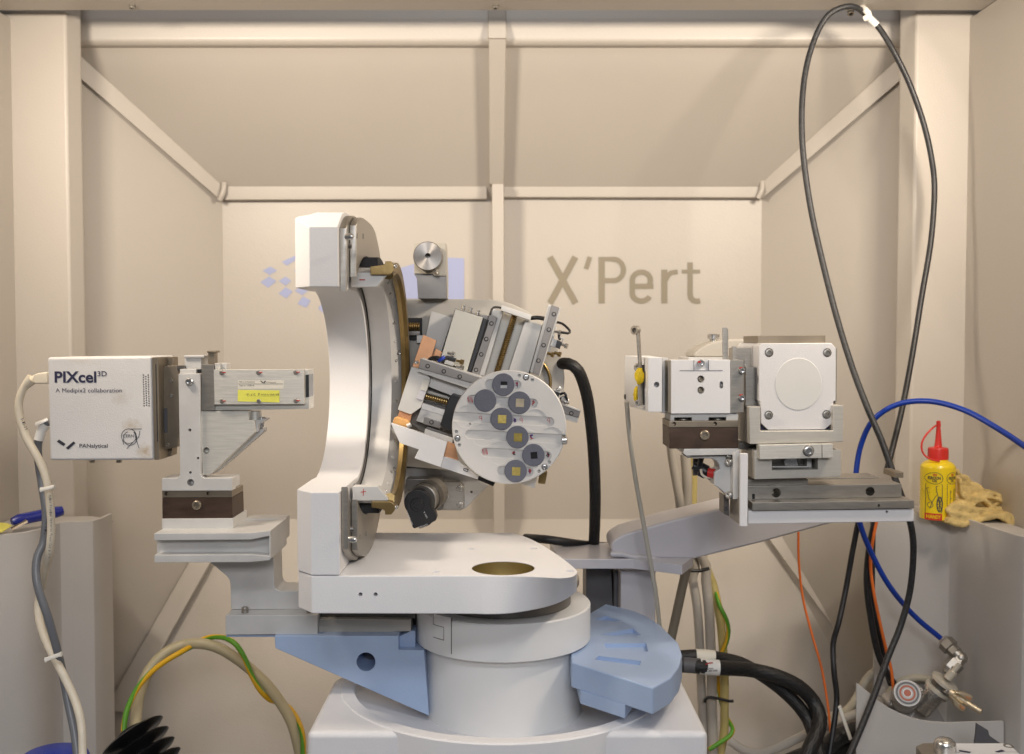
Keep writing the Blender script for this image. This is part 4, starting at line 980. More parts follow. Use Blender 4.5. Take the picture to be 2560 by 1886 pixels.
t = thing('x_ray_tube', 'white tube tower with four corner bolts and a round blank plate', 'x-ray tube')
oc = [(1157,216),(1637,213),(1667,246),(1667,608),(1651,612),(1647,758),(1592,805),(1205,808),(1156,762),(1152,615),(1143,610),(1143,236)]
fpoly('tower', 'z5', oc, .8655, .082, 'white', t, .0006, holes=[('c','z5',x,y,31,.8655,.0022) for x, y in ((1210,280),(1608,280),(1207,707),(1603,703))])
for x, y in ((1210,280),(1608,280),(1207,707),(1603,703)): screw('z5', x, y, 26, .8672, t, 'steel', .0016)
bm = loft([[pt('z5', 1412 + rx*math.cos(2*math.pi*i/72), 494 + ry*math.sin(2*math.pi*i/72), y) for i in range(72)] for rx, ry, y in ((160,178,.8656),(160,178,.8653),(158,176,.8651))]); obj('blank_plate', bm, 'plaque', t, 0)
fpoly('top_cap', 'z5', [(1134,164),(1597,161),(1597,213),(1134,215)], .880, .055, 'bronze_plate', t)
fbox('flank_strip', 'z5', 1664, 246, 1674, 640, .884, .05, 'steel', t)
fpoly('coupling', 'z5', [(985,248),(1110,246),(1110,640),(1040,640),(1040,330),(985,330)], .893, .03, 'steel', t)
fpoly('coupling', 'z5', [(1050,378),(1118,377),(1118,610),(1155,616),(1152,644),(1050,642)], .882, .02, 'steel', t)

t = thing('tube_cradle', 'pale aluminium U-shaped seat clamped below the white tube tower', 'cradle seat')
fpoly('seat', 'z5', [(1075,650),(1152,648),(1152,815),(1648,812),(1648,641),(1720,641),(1718,890),(1080,905)], .860, .062, 'alu_warm', t, .0006)
screw('z5', 1060, 708, 20, .872, t, 'steel_bright', .002, ax=(-1, 0, 0), base=pt('z5', 1074, 708, .880), rr=.004)
fbox('seat_floor', 'z5', 1150, 770, 1650, 812, .872, .04, 'ink_navy', t)
fpoly('clamp_bar', 'z5', [(1145,912),(1572,904),(1572,1000),(1147,1010)], .853, .012, 'alu_brushed', t, .0005)
fpoly('clamp_bar', 'z5', [(1575,904),(1648,903),(1648,1000),(1575,1000)], .853, .012, 'alu_brushed', t, .0005)
fcyl('bolt_washer', 'z5', 1480, 951, 40, .8526, .003, 'steel_dark', t); screw('z5', 1480, 951, 33, .8524, t, 'steel_bright', .0022)
fpoly('wedge_block', 'z5', [(1110,948),(1703,943),(1703,1130),(1112,1147)], .862, .05, 'alu_warm', t, .0006, holes=[('p','z5',[(1230,1000),(1545,1000),(1545,1078),(1230,1084)],.862,.022)])
fbox('window_rib', 'z5', 1470, 1004, 1502, 1062, .872, .01, 'alu', t); fbox('window_rib', 'z5', 1232, 1056, 1502, 1066, .872, .01, 'alu', t)
fbox('window_back', 'z5', 1225, 995, 1550, 1090, .8845, .003, 'grey_panel', t)
lathe('nut', pt('z5', 1350, 1030, .880), (0, -1, 0), [(0, .0062), (.005, .0062), (.005, .002)], 'steel_bright', t, 6)
fpoly('neck', 'z5', [(1005,895),(1140,905),(1140,950),(1005,940)], .885, .03, 'steel_dark', t)

# ================================================================== cables, hoses and loose things
wire('coax_cable', [('d', [(1893,30,1.185),(1875,17,1.17),(1850,15,1.165),(1815,32,1.165),(1788,75,1.165),(1766,145,1.16),(1756,230,1.15),(1758,330,1.14),(1774,450,1.13),(1800,570,1.12),(1832,695,1.10),(1866,805,1.08),(1900,895,1.06),(1930,965,1.045),(1955,1035,1.035),(1975,1090,1.03),(1992,1140,1.03),(2000,1200,1.04),(1993,1290,1.05),(1972,1370,1.05),(1944,1440,1.04),(1915,1520,1.02),(1885,1595,1.0),(1855,1665,.98)])], .0033, 'worn_cable', 'long worn black cable looping up to the ceiling and down past the tube slide', n=14)
wire('coax_cable', [('d', [(1897,34,1.187),(1925,62,1.185),(1958,115,1.18),(1992,185,1.18),(2022,270,1.18),(2040,350,1.18),(2046,420,1.18),(2038,530,1.17),(2018,650,1.16),(1997,780,1.14),(1974,900,1.11),(1942,1030,1.07)])], .0032, 'black_cable', 'black cable from the ceiling clip ending behind the steel slide', n=14)
cl = thing('cable_clip', 'small white clip with a screw tying the black cable to the ceiling edge', 'clip')
tube('strap', [pt('d', x, y, Y) for x, y, Y in ((1878,12,1.192),(1892,20,1.176),(1903,34,1.172),(1892,42,1.176))], .0034, 'tie_white', cl, 10, .003, flat=.6)
screw('d', 0, 0, 1, 1, cl, 'steel', .004, ax=(0, -.5, -1), base=onz('d', 1862, 26, zc), rr=.004)
tube('shrink_sleeve', [pt('d', 1897, 34, 1.184), pt('d', 1920, 56, 1.1835)], .0040, 'label_white', cl)
wire('black_cable', [('d', [(1882,1130,1.10),(1868,1200,1.10),(1852,1290,1.10),(1836,1365,1.09),(1824,1410,1.09),(1826,1470,1.08),(1832,1530,1.08),(1824,1600,1.07),(1814,1665,1.06)])], .0030, 'black_cable', 'plain black cable hanging beside the thin orange cord', n=12)
wire('black_cable', [('d', [(1918,1130,1.12),(1902,1210,1.12),(1898,1280,1.12),(1906,1350,1.12),(1922,1430,1.12),(1946,1480,1.12),(1975,1520,1.12)])], .0036, 'black_cable', 'black cable twisted with an orange cord behind the blue hose', n=12)
wire('black_cable', [('d', [(1912,1130,1.125),(1910,1230,1.125),(1912,1330,1.128),(1930,1410,1.128),(1938,1460,1.128),(1950,1500,1.128)])], .0030, 'black_cable', 'slim black cable tucked behind the orange cord', n=12)
wire('orange_cord', [('d', [(1748,1165,1.14),(1749,1230,1.14),(1758,1310,1.14),(1778,1390,1.13),(1798,1460,1.12),(1812,1540,1.11),(1818,1600,1.10),(1822,1665,1.09)])], .0014, 'orange_cord', 'thin orange cord hanging alone from the lavender arm', 'cord', n=8)
wire('orange_cord', [('d', [(1922,1130,1.105),(1912,1180,1.105),(1906,1230,1.112),(1912,1290,1.112),(1926,1360,1.110),(1942,1430,1.110),(1952,1470,1.110),(1956,1515,1.110)])], .0017, 'orange_cord', 'orange cord wound round the black cables behind the blue hose', 'cord', n=8)
wire('air_hose', [('d', [(2700,1420,.78),(2420,1130,.88),(2320,1036,.925),(2245,979,.96),(2180,936,.99),(2110,898,1.02),(2035,879,1.05),(1965,886,1.07),(1912,920,1.08),(1885,975,1.09),(1874,1040,1.09),(1874,1100,1.09),(1884,1150,1.09),(1905,1205,1.09),(1945,1280,1.09),(1998,1345,1.10),(2050,1390,1.10),(2079,1414,1.10)])], .0029, 'blue_hose', 'bright blue pneumatic hose curving over and down to a steel fitting', 'hose', n=16)
wire('braided_cable', [('d', [(1226,797,1.01),(1245,797,1.0),(1266,812,1.0),(1284,862,1.01),(1294,930,1.02),(1300,1000,1.03),(1303,1080,1.04),(1302,1150,1.06),(1300,1200,1.08)])], .0059, 'braid', 'black braided cable dropping from the sample stage housing to the arm', n=16)
wire('thin_cable', [('d', [(1372,880,.93),(1378,950,.94),(1390,1040,.95),(1406,1130,.96),(1422,1220,.97),(1436,1300,.98),(1445,1380,.99),(1452,1440,1.0)])], .0022, 'thin_cable', 'thin grey cable hanging from the mirror housing past the lavender arm', n=10)
wire('flat_cable', [('d', [(1150,1178,1.08),(1200,1182,1.06),(1270,1192,1.07),(1330,1197,1.1)])], .0045, 'black_cable', 'short black cable lying behind the platform edge', n=10)
# conduits behind the arm
cg = 'conduits running down behind the arm'
wire('conduit', [('a1', [(1335,60,1.16),(1352,200,1.16),(1385,400,1.16),(1420,600,1.16),(1440,790,1.17),(1520,1100,1.18),(1585,1300,1.18)]), ('a2', [(500,-20,1.18),(540,250,1.18),(565,600,1.18),(580,1000,1.18),(600,1400,1.18),(600,1750,1.18)])], .0052, 'conduit', 'left grey conduit of the tied pair behind the arm', 'conduit', cg, n=14)
wire('conduit', [('a1', [(1480,150,1.165),(1498,400,1.165),(1508,760,1.17),(1600,1100,1.175),(1690,1280,1.175)]), ('a2', [(625,0,1.175),(655,300,1.175),(670,650,1.175),(680,900,1.175),(680,1200,1.175),(690,1500,1.175),(690,1750,1.175)])], .0058, 'conduit', 'paler conduit running beside the green and yellow earth wire', 'conduit', cg, n=14)
wire('sheathed_cable', [('a1', [(1550,160,1.18),(1560,400,1.18),(1562,760,1.18),(1650,1150,1.185),(1740,1420,1.185)]), ('a2', [(690,40,1.185),(735,240,1.18),(768,450,1.18),(790,700,1.18),(800,900,1.18),(800,1200,1.18),(795,1450,1.18),(745,1720,1.18)])], .0050, 'yellow_cable', 'dull yellow sheathed cable behind the black braided bundle', n=14)
wire('earth_wire', [('a2', [(720,120,1.18),(755,250,1.168),(815,370,1.166),(838,480,1.166),(820,590,1.166),(775,690,1.166),(745,800,1.175),(738,900,1.186),(740,1000,1.192),(790,1240,1.192),(855,1360,1.18),(880,1420,1.170),(850,1480,1.166),(760,1540,1.162),(650,1610,1.158)])], .0026, 'earth_wire', 'green and yellow earth wire spiralling round the dull yellow cable', 'wire', n=10)
for pts, lab in (([('a1', 1530, 1330), ('a1', 1630, 1335), ('a1', 1725, 1310)], 'black cable tie round the conduits just under the arm'), ([('a2', 612, 1160), ('a2', 640, 1115), ('a2', 740, 1125), ('a2', 850, 1150), ('a2', 885, 1145)], 'black cable tie with head on the conduits low down')):
    tag(tube('cable_tie', [pt(f, x, y, 1.158) for f, x, y in pts], .0022, 'black_plastic', None, 8, .004, flat=.8), lab, 'cable tie', 'black cable ties')
# braided motor cables beside the counterweight
bg_ = 'thick black braided cables beside the blue counterweight'
c1 = wire('braided_bundle', [('a2', [(60,800,1.06),(200,802,1.06),(330,805,1.06),(480,810,1.06),(660,828,1.06),(860,838,1.07),(1060,855,1.08),(1300,915,1.08),(1500,1010,1.08),(1640,1150,1.08),(1700,1300,1.07),(1690,1420,1.06),(1640,1530,1.05),(1560,1700,1.04)])], .0078, 'braid', 'upper thick braided cable with a white label, arching out behind the counterweight', 'cable', bg_, n=18)
c2 = wire('braided_bundle', [('a2', [(60,760,1.075),(200,745,1.075),(330,735,1.075),(560,722,1.075),(740,742,1.085),(950,790,1.09),(1150,900,1.09),(1330,1030,1.09),(1480,1170,1.085),(1590,1320,1.08),(1640,1450,1.07),(1690,1600,1.06),(1700,1720,1.05)])], .0070, 'braid', 'lower thick braided cable running just beneath its twin', 'cable', bg_, n=18)
wire('braided_bundle', [('a2', [(2060,1420,1.10),(1900,1480,1.09),(1780,1570,1.08),(1640,1640,1.06),(1480,1700,1.05),(1350,1760,1.04)])], .0090, 'braid', 'thick braided cable crossing the bottom edge behind the hanging black cable', 'cable', bg_, n=18)
wire('braided_bundle', [('a2', [(2100,1560,1.11),(1950,1590,1.10),(1800,1660,1.09),(1700,1760,1.08)])], .0080, 'braid', 'lowest thick braided cable beside the curved sheet', 'cable', bg_, n=18)
lb = tube('cable_label', [pt('a2', x, y, 1.06) for x, y in ((565,818),(655,828),(748,834))], .0082, 'label_white', c1, 18); lb2 = tube('cable_sleeve', [pt('a2', x, y, 1.06) for x, y in ((405,806),(480,810),(560,817))], .0080, 'grey_panel', c1, 18)
text('lettering', 'Cryo', 'a2', 630, 695, 850, 20, 1.0510, 'ink', c1, .01, rot=R(3), lift=0); text('lettering', '1 824 000 098', 'a2', 585, 735, 876, 18, 1.0510, 'ink', c1, .01, rot=R(3), lift=0)
strokes('label_stripe', 'a2', [[(622,802),(655,788),(690,786)]], 12, 1.0510, 'red_ink', c1, 0)
tube('cable_label', [pt('a2', x, y, 1.0745) for x, y in ((528,722),(620,726),(705,736))], .0074, 'label_paper', c2, 16)
wire('beige_conduit', [('a2', [(2060,1265,1.13),(1900,1330,1.12),(1760,1385,1.11),(1560,1470,1.11),(1330,1580,1.12),(1150,1640,1.13),(980,1610,1.14),(860,1530,1.15)])], .0050, 'conduit', 'beige conduit lying behind the braided cables near the bottom', 'conduit', cg, n=12)
tag(tube('cable_tie', [pt('y7', x, y, 1.075) for x, y in ((212,950),(250,1060),(290,1180),(335,1310))], .0026, 'tie_white', None, 8, .004, flat=.6), 'long pale cable tie strap hanging over the braided cable', 'cable tie')
# left side
nc = wire('network_cable', [('z1', [(262,262,.90),(215,280,.90),(172,318,.90),(140,385,.90),(128,460,.90),(138,540,.90),(160,615,.90),(190,690,.90),(230,760,.90),(272,835,.90),(308,920,.90),(330,1010,.90),(340,1100,.90),(350,1200,.90),(353,1300,.90),(347,1400,.90),(336,1490,.905)]), ('z2', [(322,180,.914),(305,265,.922),(285,350,.93),(268,450,.93),(275,560,.925),(310,680,.915),(360,790,.905),(415,890,.90),(470,1000,.895),(520,1110,.89),(555,1220,.885),(575,1340,.88),(580,1530,.87)])], .0035, 'white_cable', 'off-white network cable plugged into the detector and hanging down', n=14, wob=.05)
pg = thing('network_plug', 'off-white moulded plug in the side of the detector', 'plug')
fpoly('plug_body', 'z1', [(326,221),(262,228),(228,240),(222,290),(240,305),(328,303)], .893, .014, 'white_cable', pg, .002, segs=3)
for i in range(5): lathe('strain_ridge', pt('z1', 222 - i*9, 268 + i*9, .90), (-.75, 0, -.66), [(0, .0052 - i*.0003), (.0016, .0050 - i*.0003)], 'white_cable', pg, 14)
sc_ = wire('signal_cable', [('z1', [(335,560,.905),(300,590,.905),(275,650,.906),(262,720,.908),(262,800,.91),(275,900,.912),(292,1010,.91),(308,1110,.908),(318,1200,.907),(312,1300,.906),(298,1400,.905)]), ('z2', [(264,110,.900),(252,200,.897),(260,300,.894),(290,410,.893),(330,520,.893),(365,640,.895),(398,760,.90),(425,870,.905),(448,980,.908),(470,1100,.905),(495,1220,.90),(520,1340,.895),(545,1530,.885)])], .0036, 'grey_cable', 'dark grey signal cable twisting round the off-white network cable', n=14)
tube('cable_sleeve', [pt('z1', x, y, .905) for x, y in ((318,580),(288,620),(268,690))], .0043, 'label_white', sc_, 14)
tube('tape_tail', [pt('z1', 328, 545, .902), pt('z1', 285, 565, .90), pt('z1', 245, 582, .90)], .0022, 'alu', sc_, 8, flat=.4)
def print_along(s, pts, Y, h, m, parent):
    """characters printed down a cable, joined into one print"""
    pts = [Vector((*Z(*p), 0)) for p in pts]; ps = resample(pts, 1.0); L = [0]
    for a_, b_ in zip(ps, ps[1:]): L.append(L[-1] + (b_ - a_).length)
    n = len(s); bm = bmesh.new()
    for i, ch in enumerate(s):
        if ch == ' ': continue
        tgt = L[-1] * (i + .5) / n; k = min(range(len(L)), key=lambda j: abs(L[j] - tgt)); p = ps[k]
        d_ = (ps[min(k+3, len(ps)-1)] - ps[max(k-3, 0)]); ang = math.atan2(-d_.y, d_.x)
        o = text('c', ch, 'n', p.x, p.x + L[-1] / n * .62, p.y, h, Y, m, None, 0, rot=ang, lift=0)
        bm.from_mesh(o.data); bpy.data.objects.remove(o)
    return obj('lettering', bm, m, parent, 0)
print_along('Mulex Promise Networks Power Cat 6 FTP', [('z1',334,1065),('z1',341,1180),('z1',345,1290),('z1',338,1400),('z1',327,1500)], .8945, 6.5, 'ink', nc)
print_along('8-12-09', [('z1',140,540),('z1',158,585),('z1',172,620)], .8962, 7.5, 'ink_navy', nc)
print_along('UNITRONIC', [('z1',314,1125),('z1',316,1200),('z1',309,1290),('z1',303,1340)], .9005, 8, 'ink', sc_)
for f, pts, lab in (('b1', [(335,1238),(380,1228),(430,1216),(452,1212)], 'white cable tie joining the two cables above the ledge'), ('z2', [(318,842),(345,830),(395,812),(432,800)], 'white cable tie joining the two cables low down')):
    tag(tube('cable_tie', [pt(f, x, y, .888) for x, y in pts], .0021, 'tie_white', None, 8, .003, flat=.6, rad=lambda u: 1.3 if u > .85 or u < .1 else 1), lab, 'cable tie', 'white cable ties')
# thick cable arch with earth wire and bellows
wire('heavy_cable', [('b7', [(500,1180,1.06),(512,1020,1.08),(540,850,1.10),(625,640,1.12),(760,490,1.13),(920,412,1.14),(1080,395,1.14),(1240,430,1.14),(1400,520,1.14),(1560,645,1.14),(1700,780,1.13),(1830,955,1.12),(1930,1150,1.10),(2000,1420,1.08)])], .0060, 'beige_cable', 'thick beige cable arching up behind the base and into the black bellows', n=16)
wire('earth_wire', [('b7', [(395,1190,1.045),(405,1090,1.05),(435,970,1.06),(520,800,1.08),(650,650,1.10),(790,545,1.115),(920,470,1.125),(1020,415,1.14),(1120,355,1.150),(1220,335,1.145),(1330,350,1.135),(1420,415,1.127),(1490,530,1.125),(1550,680,1.122),(1630,820,1.122),(1720,905,1.13),(1810,930,1.138),(1890,975,1.128),(1960,1070,1.11),(2005,1180,1.09),(2020,1300,1.08),(2015,1430,1.07)])], .0030, 'earth_wire', 'green and yellow earth wire wound round the thick beige arched cable', 'wire', n=10)
axb = Vector((.62, -.30, -.72)); c0 = pt('b7', 452, 1205, 1.03); prof = [(-.004, .009), (-.003, .012)]
for i in range(7): prof += [(i*.0125, .013), (i*.0125 + .0030, .031 - i*.0004), (i*.0125 + .0050, .0338 - i*.0006), (i*.0125 + .0066, .031 - i*.0006), (i*.0125 + .0092, .015)]
tag(lathe('rubber_bellows', c0, axb, prof, 'black_rubber', None, 48, smooth=60), 'glossy black ribbed rubber bellows at the foot of the arched cable', 'bellows')
b0 = pt('z2', 265, 1478, .90); lathe_ = lathe('bucket_lid', (b0.x, .93, b0.z - .064), (0, 0, 1), [(0, .032), (.040, .032), (.046, .0305), (.049, .026), (.050, .001)], 'lid_blue', None, 48); tag(lathe_, 'top of a round blue lid at the lower left edge', 'lid')

# ---- things lying on the left ledge
pn = thing('ballpoint_pen', 'blue plastic pen lying on the left ledge', 'pen')
zl2 = zl - .0085
p0, p1 = pt('b1', 95, 1468, 1.12), pt('b1', 512, 1392, 1.16); p0.z = zl2 + .012; p1.z = zl2 + .017
tube('barrel', [p0, p0.lerp(p1, .5), p1], .0052, 'pen_blue', pn, 16, rad=lambda u: (.75 + .5*min(u/.12, 1)*(1 if u < .9 else (1 - (u-.9)*4))))
tube('clip', [p0.lerp(p1, .05) + Vector((0, -.006, -.008)), p0.lerp(p1, .4) + Vector((0, -.012, -.002))], .003, 'bronze_plate', pn, 8, flat=.4)
nt_ = [onz('b1', x, y, zl2 + .012) for x, y in ((-60,1505),(50,1512),(98,1530),(20,1582),(-60,1585))]
tag(obj('sticky_note', prism(nt_, (0, 0, -.001), 0), 'note_yellow'), 'corner of a yellow paper note on the left ledge', 'note')

# ---- oil bottle and cloth on the right ledge
YO = 1.135; bc = pt('y6', 656, 1305, YO); bz = zr - .0035
def u6(n): return mm('y6', n, YO)
bt = thing('oil_bottle', 'yellow oil bottle with red nozzle cap and printed picture labels', 'bottle')
prof = [(0,.001),(0,180),(6,188),(12,192),(590,192),(615,186),(640,165),(660,135),(668,112),(690,108)]
lathe('bottle_body', (bc.x, YO, bz), (0, 0, 1), [(u6(h), u6(r) if r > 1 else .0005) for h, r in prof], 'bottle_yellow', bt, 64)
cp = [(684,60),(684,108),(688,113),(800,113),(818,104),(824,60),(830,44),(870,38),(1060,22),(1062,26),(1070,26),(1125,22),(1132,4)]
lathe('nozzle_cap', (bc.x, YO, bz), (0, 0, 1), [(u6(h), u6(r)) for h, r in cp], 'bottle_red', bt, 48)
tube('cap_strap', [Vector((bc.x + u6(x), YO + y, bz + u6(h))) for x, h, y in ((-20,1072,0),(-60,1060,-.002),(-150,980,-.004),(-205,880,-.004),(-200,780,-.004),(-160,720,-.006),(-110,690,-.010),(-40,678,-.014))], .0011, 'bottle_red', bt, 8, .004)
RB = u6(192)
def wrap(u, v, lift=.0002):
    """print coordinates (survey units from the bottle axis, height) onto the bottle"""
    th = max(-1.5, min(1.5, u / 192 * 1.25)); r = RB + lift
    return Vector((bc.x + r * math.sin(th), YO - r * math.cos(th), bz + u6(v)))
def asx(u): return math.asin(max(-.99, min(.99, u / 192))) * 192 / 1.25
def bstrokes(name, lines, w, m, lift=.0002, fill=False):
    if fill:
        bm = bmesh.new()
        for ln in lines:
            x0, x1 = min(p[0] for p in ln), max(p[0] for p in ln); y0, y1 = min(p[1] for p in ln), max(p[1] for p in ln); n = 10
            for i in range(n):
                a_, b_ = asx(x0 + (x1-x0)*i/n), asx(x0 + (x1-x0)*(i+1)/n)
                bm.faces.new([bm.verts.new(wrap(*p, lift)) for p in ((a_,y0),(b_,y0),(b_,y1),(a_,y1))])
        return obj(name, bm, m, bt, 0)
    V, Fc = strokes_mesh([[(asx(x), y) for x, y in ln] for ln in lines], w)
    me = bpy.data.meshes.new(name); me.from_pydata([wrap(v.x, v.y, lift) for v in V], [], Fc); return obj(name, me, m, bt, 0)
def btext(s, x0, x1, y, cap, m, bold, lift=.0003):
    cu = bpy.data.curves.new('t', 'FONT'); cu.body = s; cu.offset = bold; o = bpy.data.objects.new('t', cu); COL.objects.link(o)
    dg = bpy.context.evaluated_depsgraph_get(); dg.update(); me = bpy.data.meshes.new_from_object(o.evaluated_get(dg)); bpy.data.objects.remove(o)
    xs = [v.co.x for v in me.vertices]; a_, w = min(xs), max(xs) - min(xs)
    for v in me.vertices: v.co = wrap(asx(x0 + (v.co.x - a_) / w * (x1 - x0)), y + v.co.y * cap / .7, lift)
    return obj('lettering', me, m, bt, 0)
dy = lambda y: 1305 - y
for cx, s1, w in ((-100, 1, .86), (96, 1, .78)):
    bstrokes('label_oval', [arc2(cx, dy(820), 92 * w, 66, 0, 360, 28)], 5, 'ink')
    bstrokes('label_frame', [[(cx - 82*w, dy(885)), (cx + 80*w, dy(885)), (cx + 86*w, dy(900)), (cx + 86*w, dy(1200)), (cx + 78*w, dy(1212)), (cx - 82*w, dy(1212)), (cx - 84*w, dy(900)), (cx - 82*w, dy(885))]], 5, 'ink')
    bstrokes('crown_mark', [[(cx - 20*w, dy(770)), (cx - 10*w, dy(790)), (cx, dy(772)), (cx + 10*w, dy(790)), (cx + 20*w, dy(770))]], 9, 'red_ink')
    btext('KROON', cx - 66*w, cx + 66*w, dy(832), 32, 'ink', .035); btext('OIL', cx - 26*w, cx + 28*w, dy(862), 26, 'ink', .03)
    bstrokes('label_band', [[(cx - 88*w, dy(1300)), (cx + 88*w, dy(1222))]], 1, 'bottle_red', .00015, True)
    btext('HANDY', cx - 76*w, cx + 74*w, dy(1280), 42, 'bottle_yellow', .03)
wh = lambda x, y, r: arc2(x, y, r, r, 0, 360, 22)
bk = [arc2(-50, dy(1115), 30, 88, 0, 360, 24), arc2(-50, dy(1115), 24, 78, 0, 360, 24)] + [[(-50, dy(1115)), (-50 + 24*math.cos(R(a_)), dy(1115) + 78*math.sin(R(a_)))] for a_ in range(0, 360, 45)]
bk += [[(-50, dy(1115)), (-82, dy(960)), (-88, dy(915)), (-70, dy(905))], [(-84, dy(975)), (-150, dy(985))], [(-82, dy(1010)), (-120, dy(1090)), (-145, dy(1070)), (-165, dy(940)), (-150, dy(930))], [(-120, dy(1090)), (-140, dy(1170))], arc2(-135, dy(1125), 22, 30, 0, 360, 14)]
bstrokes('bicycle_drawing', bk, 6, 'ink')
bstrokes('hinge_drawing', [[(70, dy(955)), (160, dy(955)), (160, dy(1140)), (70, dy(1140)), (70, dy(955))], [(122, dy(940)), (122, dy(1150))], [(130, dy(940)), (130, dy(1150))]] + [wh(82, dy(y), 4) for y in (975, 1050, 1120)], 5, 'ink')

# crumpled chamois cloth: folded strips fused into one soft skin
def cloth():
    bm = bmesh.new()
    def fold(pts, w, th, y0, dy_):
        pts = resample([Vector((x, y, 0)) for x, y in pts], 10)
        for i in range(len(pts) - 1):
            a_, b_ = pts[i], pts[i+1]; t_ = (b_ - a_).normalized(); n_ = Vector((-t_.y, t_.x, 0)) * th * 1.05
            ya, yb = y0 + dy_ * i / len(pts), y0 + dy_ * (i+1) / len(pts)
            e = t_ * 3
            ring = []
            for p_, yy in ((a_ - e + n_, ya), (a_ - e - n_, ya), (b_ + e - n_, yb), (b_ + e + n_, yb)): ring.append(pt('y6', p_.x, p_.y, YO + yy))
            vs = [bm.verts.new(v) for v in ring] + [bm.verts.new(v + Vector((0, w, 0))) for v in ring]
            for q_ in ((3,2,1,0),(4,5,6,7),(0,1,5,4),(1,2,6,5),(2,3,7,6),(3,0,4,7)): bm.faces.new([vs[k] for k in q_])
    back = [(865,860),(930,885),(1040,965),(1190,1065),(1330,1115),(1420,1220),(1470,1290),(1535,1360),(1535,1415),(1300,1385),(1000,1420),(830,1385),(860,1230),(900,1100),(880,980)]
    f0 = [bm.verts.new(pt('y6', x, y, YO - .004)) for x, y in back]; f1 = [bm.verts.new(v.co + Vector((0, .018, 0))) for v in f0]
    bm.faces.new(f0); bm.faces.new(f1[::-1])
    for i in range(len(back)): j = (i + 1) % len(back); bm.faces.new((f0[i], f1[i], f1[j], f0[j]))
    bmesh.ops.triangulate(bm, faces=[f_ for f_ in bm.faces if len(f_.verts) > 4])
    fold([(850,812),(890,815),(912,850),(900,900),(860,930),(862,980),(890,1040),(905,1085),(870,1130),(858,1190)], .022, 13, -.006, 0)
    fold([(905,905),(960,890),(1010,905),(1040,960),(1100,980),(1160,1010),(1200,1075)], .024, 17, -.006, .004)
    fold([(935,905),(930,1000),(950,1090),(1010,1140),(1100,1130),(1200,1095),(1320,1080),(1380,1105),(1370,1140)], .026, 15, -.014, .006)
    fold([(1000,1000),(1060,1020),(1120,1050),(1180,1080)], .02, 55, .002, 0)
    fold([(880,1195),(960,1180),(1060,1210),(1130,1170),(1190,1150),(1250,1190),(1300,1250),(1310,1300)], .028, 18, -.018, .004)
    fold([(1200,1110),(1300,1130),(1400,1160),(1440,1210),(1420,1250),(1340,1250),(1320,1210),(1370,1180)], .024, 14, -.012, .004)
    fold([(1300,1240),(1340,1290),(1440,1305),(1500,1290),(1490,1250),(1430,1260)], .024, 12, -.01, .004)
    fold([(800,1310),(880,1250),(980,1270),(1080,1300),(1200,1310),(1300,1320)], .030, 55, -.024, .004)
    fold([(790,1390),(870,1420),(980,1435),(1060,1420),(1180,1380),(1300,1350),(1420,1330),(1540,1345)], .034, 24, -.028, -.006)
    fold([(820,1340),(950,1360),(1060,1370),(1150,1350)], .03, 52, -.026, 0)
    fold([(1540,1345),(1545,1420),(1560,1470),(1600,1462)], .026, 10, -.036, -.006)
    fold([(1400,1345),(1480,1400),(1540,1460)], .03, 18, -.032, -.004)
    fold([(950,1100),(1010,1200),(1060,1260)], .024, 40, -.008, 0)
    fold([(985,960),(1100,1060),(1230,1160),(1350,1240),(1440,1310)], .012, 62, .006, 0)
    fold([(900,1000),(1000,1120),(1150,1200),(1300,1300)], .016, 60, .004, 0)
    fold([(890,870),(930,960),(960,1060)], .016, 35, .002, 0)
    fold([(1150,1240),(1280,1290),(1400,1310)], .016, 45, -.002, 0)
    me = bpy.data.meshes.new('cloth'); bm.to_mesh(me); bm.free()
    o = bpy.data.objects.new('cleaning_cloth', me); COL.objects.link(o)
    md = o.modifiers.new('r', 'REMESH'); md.mode = 'VOXEL'; md.voxel_size = .0010
    ms = o.modifiers.new('s', 'SMOOTH'); ms.iterations = 12; ms.factor = .5
    dg = bpy.context.evaluated_depsgraph_get(); dg.update()
    new = bpy.data.meshes.new_from_object(o.evaluated_get(dg)); bpy.data.objects.remove(o); bpy.data.meshes.remove(me)
    for v in new.vertices:
        v.co += v.normal * (.0014 * (1 - 2 * abs(noise.noise(v.co * 80))) + .0006 * noise.noise(v.co * 220) + .0003 * noise.noise(v.co * 900))
    return new
tag(obj('cleaning_cloth', cloth(), 'cloth', None, 80), 'crumpled yellow chamois cloth heaped beside the oil bottle', 'cloth')

# ---- vacuum valve with hose fitting, behind the curved sheet
v = thing('vacuum_valve', 'grey valve with orange-centred label disc on a screwed square flange', 'valve')
YV = 1.09
fpoly('flange', 'y7', [(745,880),(1120,745),(1165,790),(1060,1000),(1010,1030),(960,1020),(735,930)], YV, .02, 'valve_grey', v, .003, segs=3)
fpoly('valve_body', 'y7', [(1150,800),(1260,900),(1420,1200),(1420,1300),(700,1300),(740,960),(1000,1050)], YV + .004, .05, 'valve_grey', v, .003)
axv = Vector((-.22, -.80, .46)); kb = pt('y7', 935, 855, YV - .002)
lathe('knob', kb, axv, [(-.01, mm('y7', 150, YV)), (.008, mm('y7', 150, YV)), (.0085, mm('y7', 142, YV)), (.016, mm('y7', 142, YV)), (.0165, mm('y7', 150, YV)), (.024, mm('y7', 148, YV)), (.0255, mm('y7', 138, YV)), (.0256, mm('y7', 100, YV))], 'valve_grey', v, 48)
top_ = kb + axv.normalized() * .0257
def vdisc(name, r0, r1, m, lift): 
    bm = loft([ring_pts(top_ + axv.normalized() * lift, mm('y7', r, YV), axv, 48) for r in (r0, r1)], False); return obj(name, bm, m, v, 0)
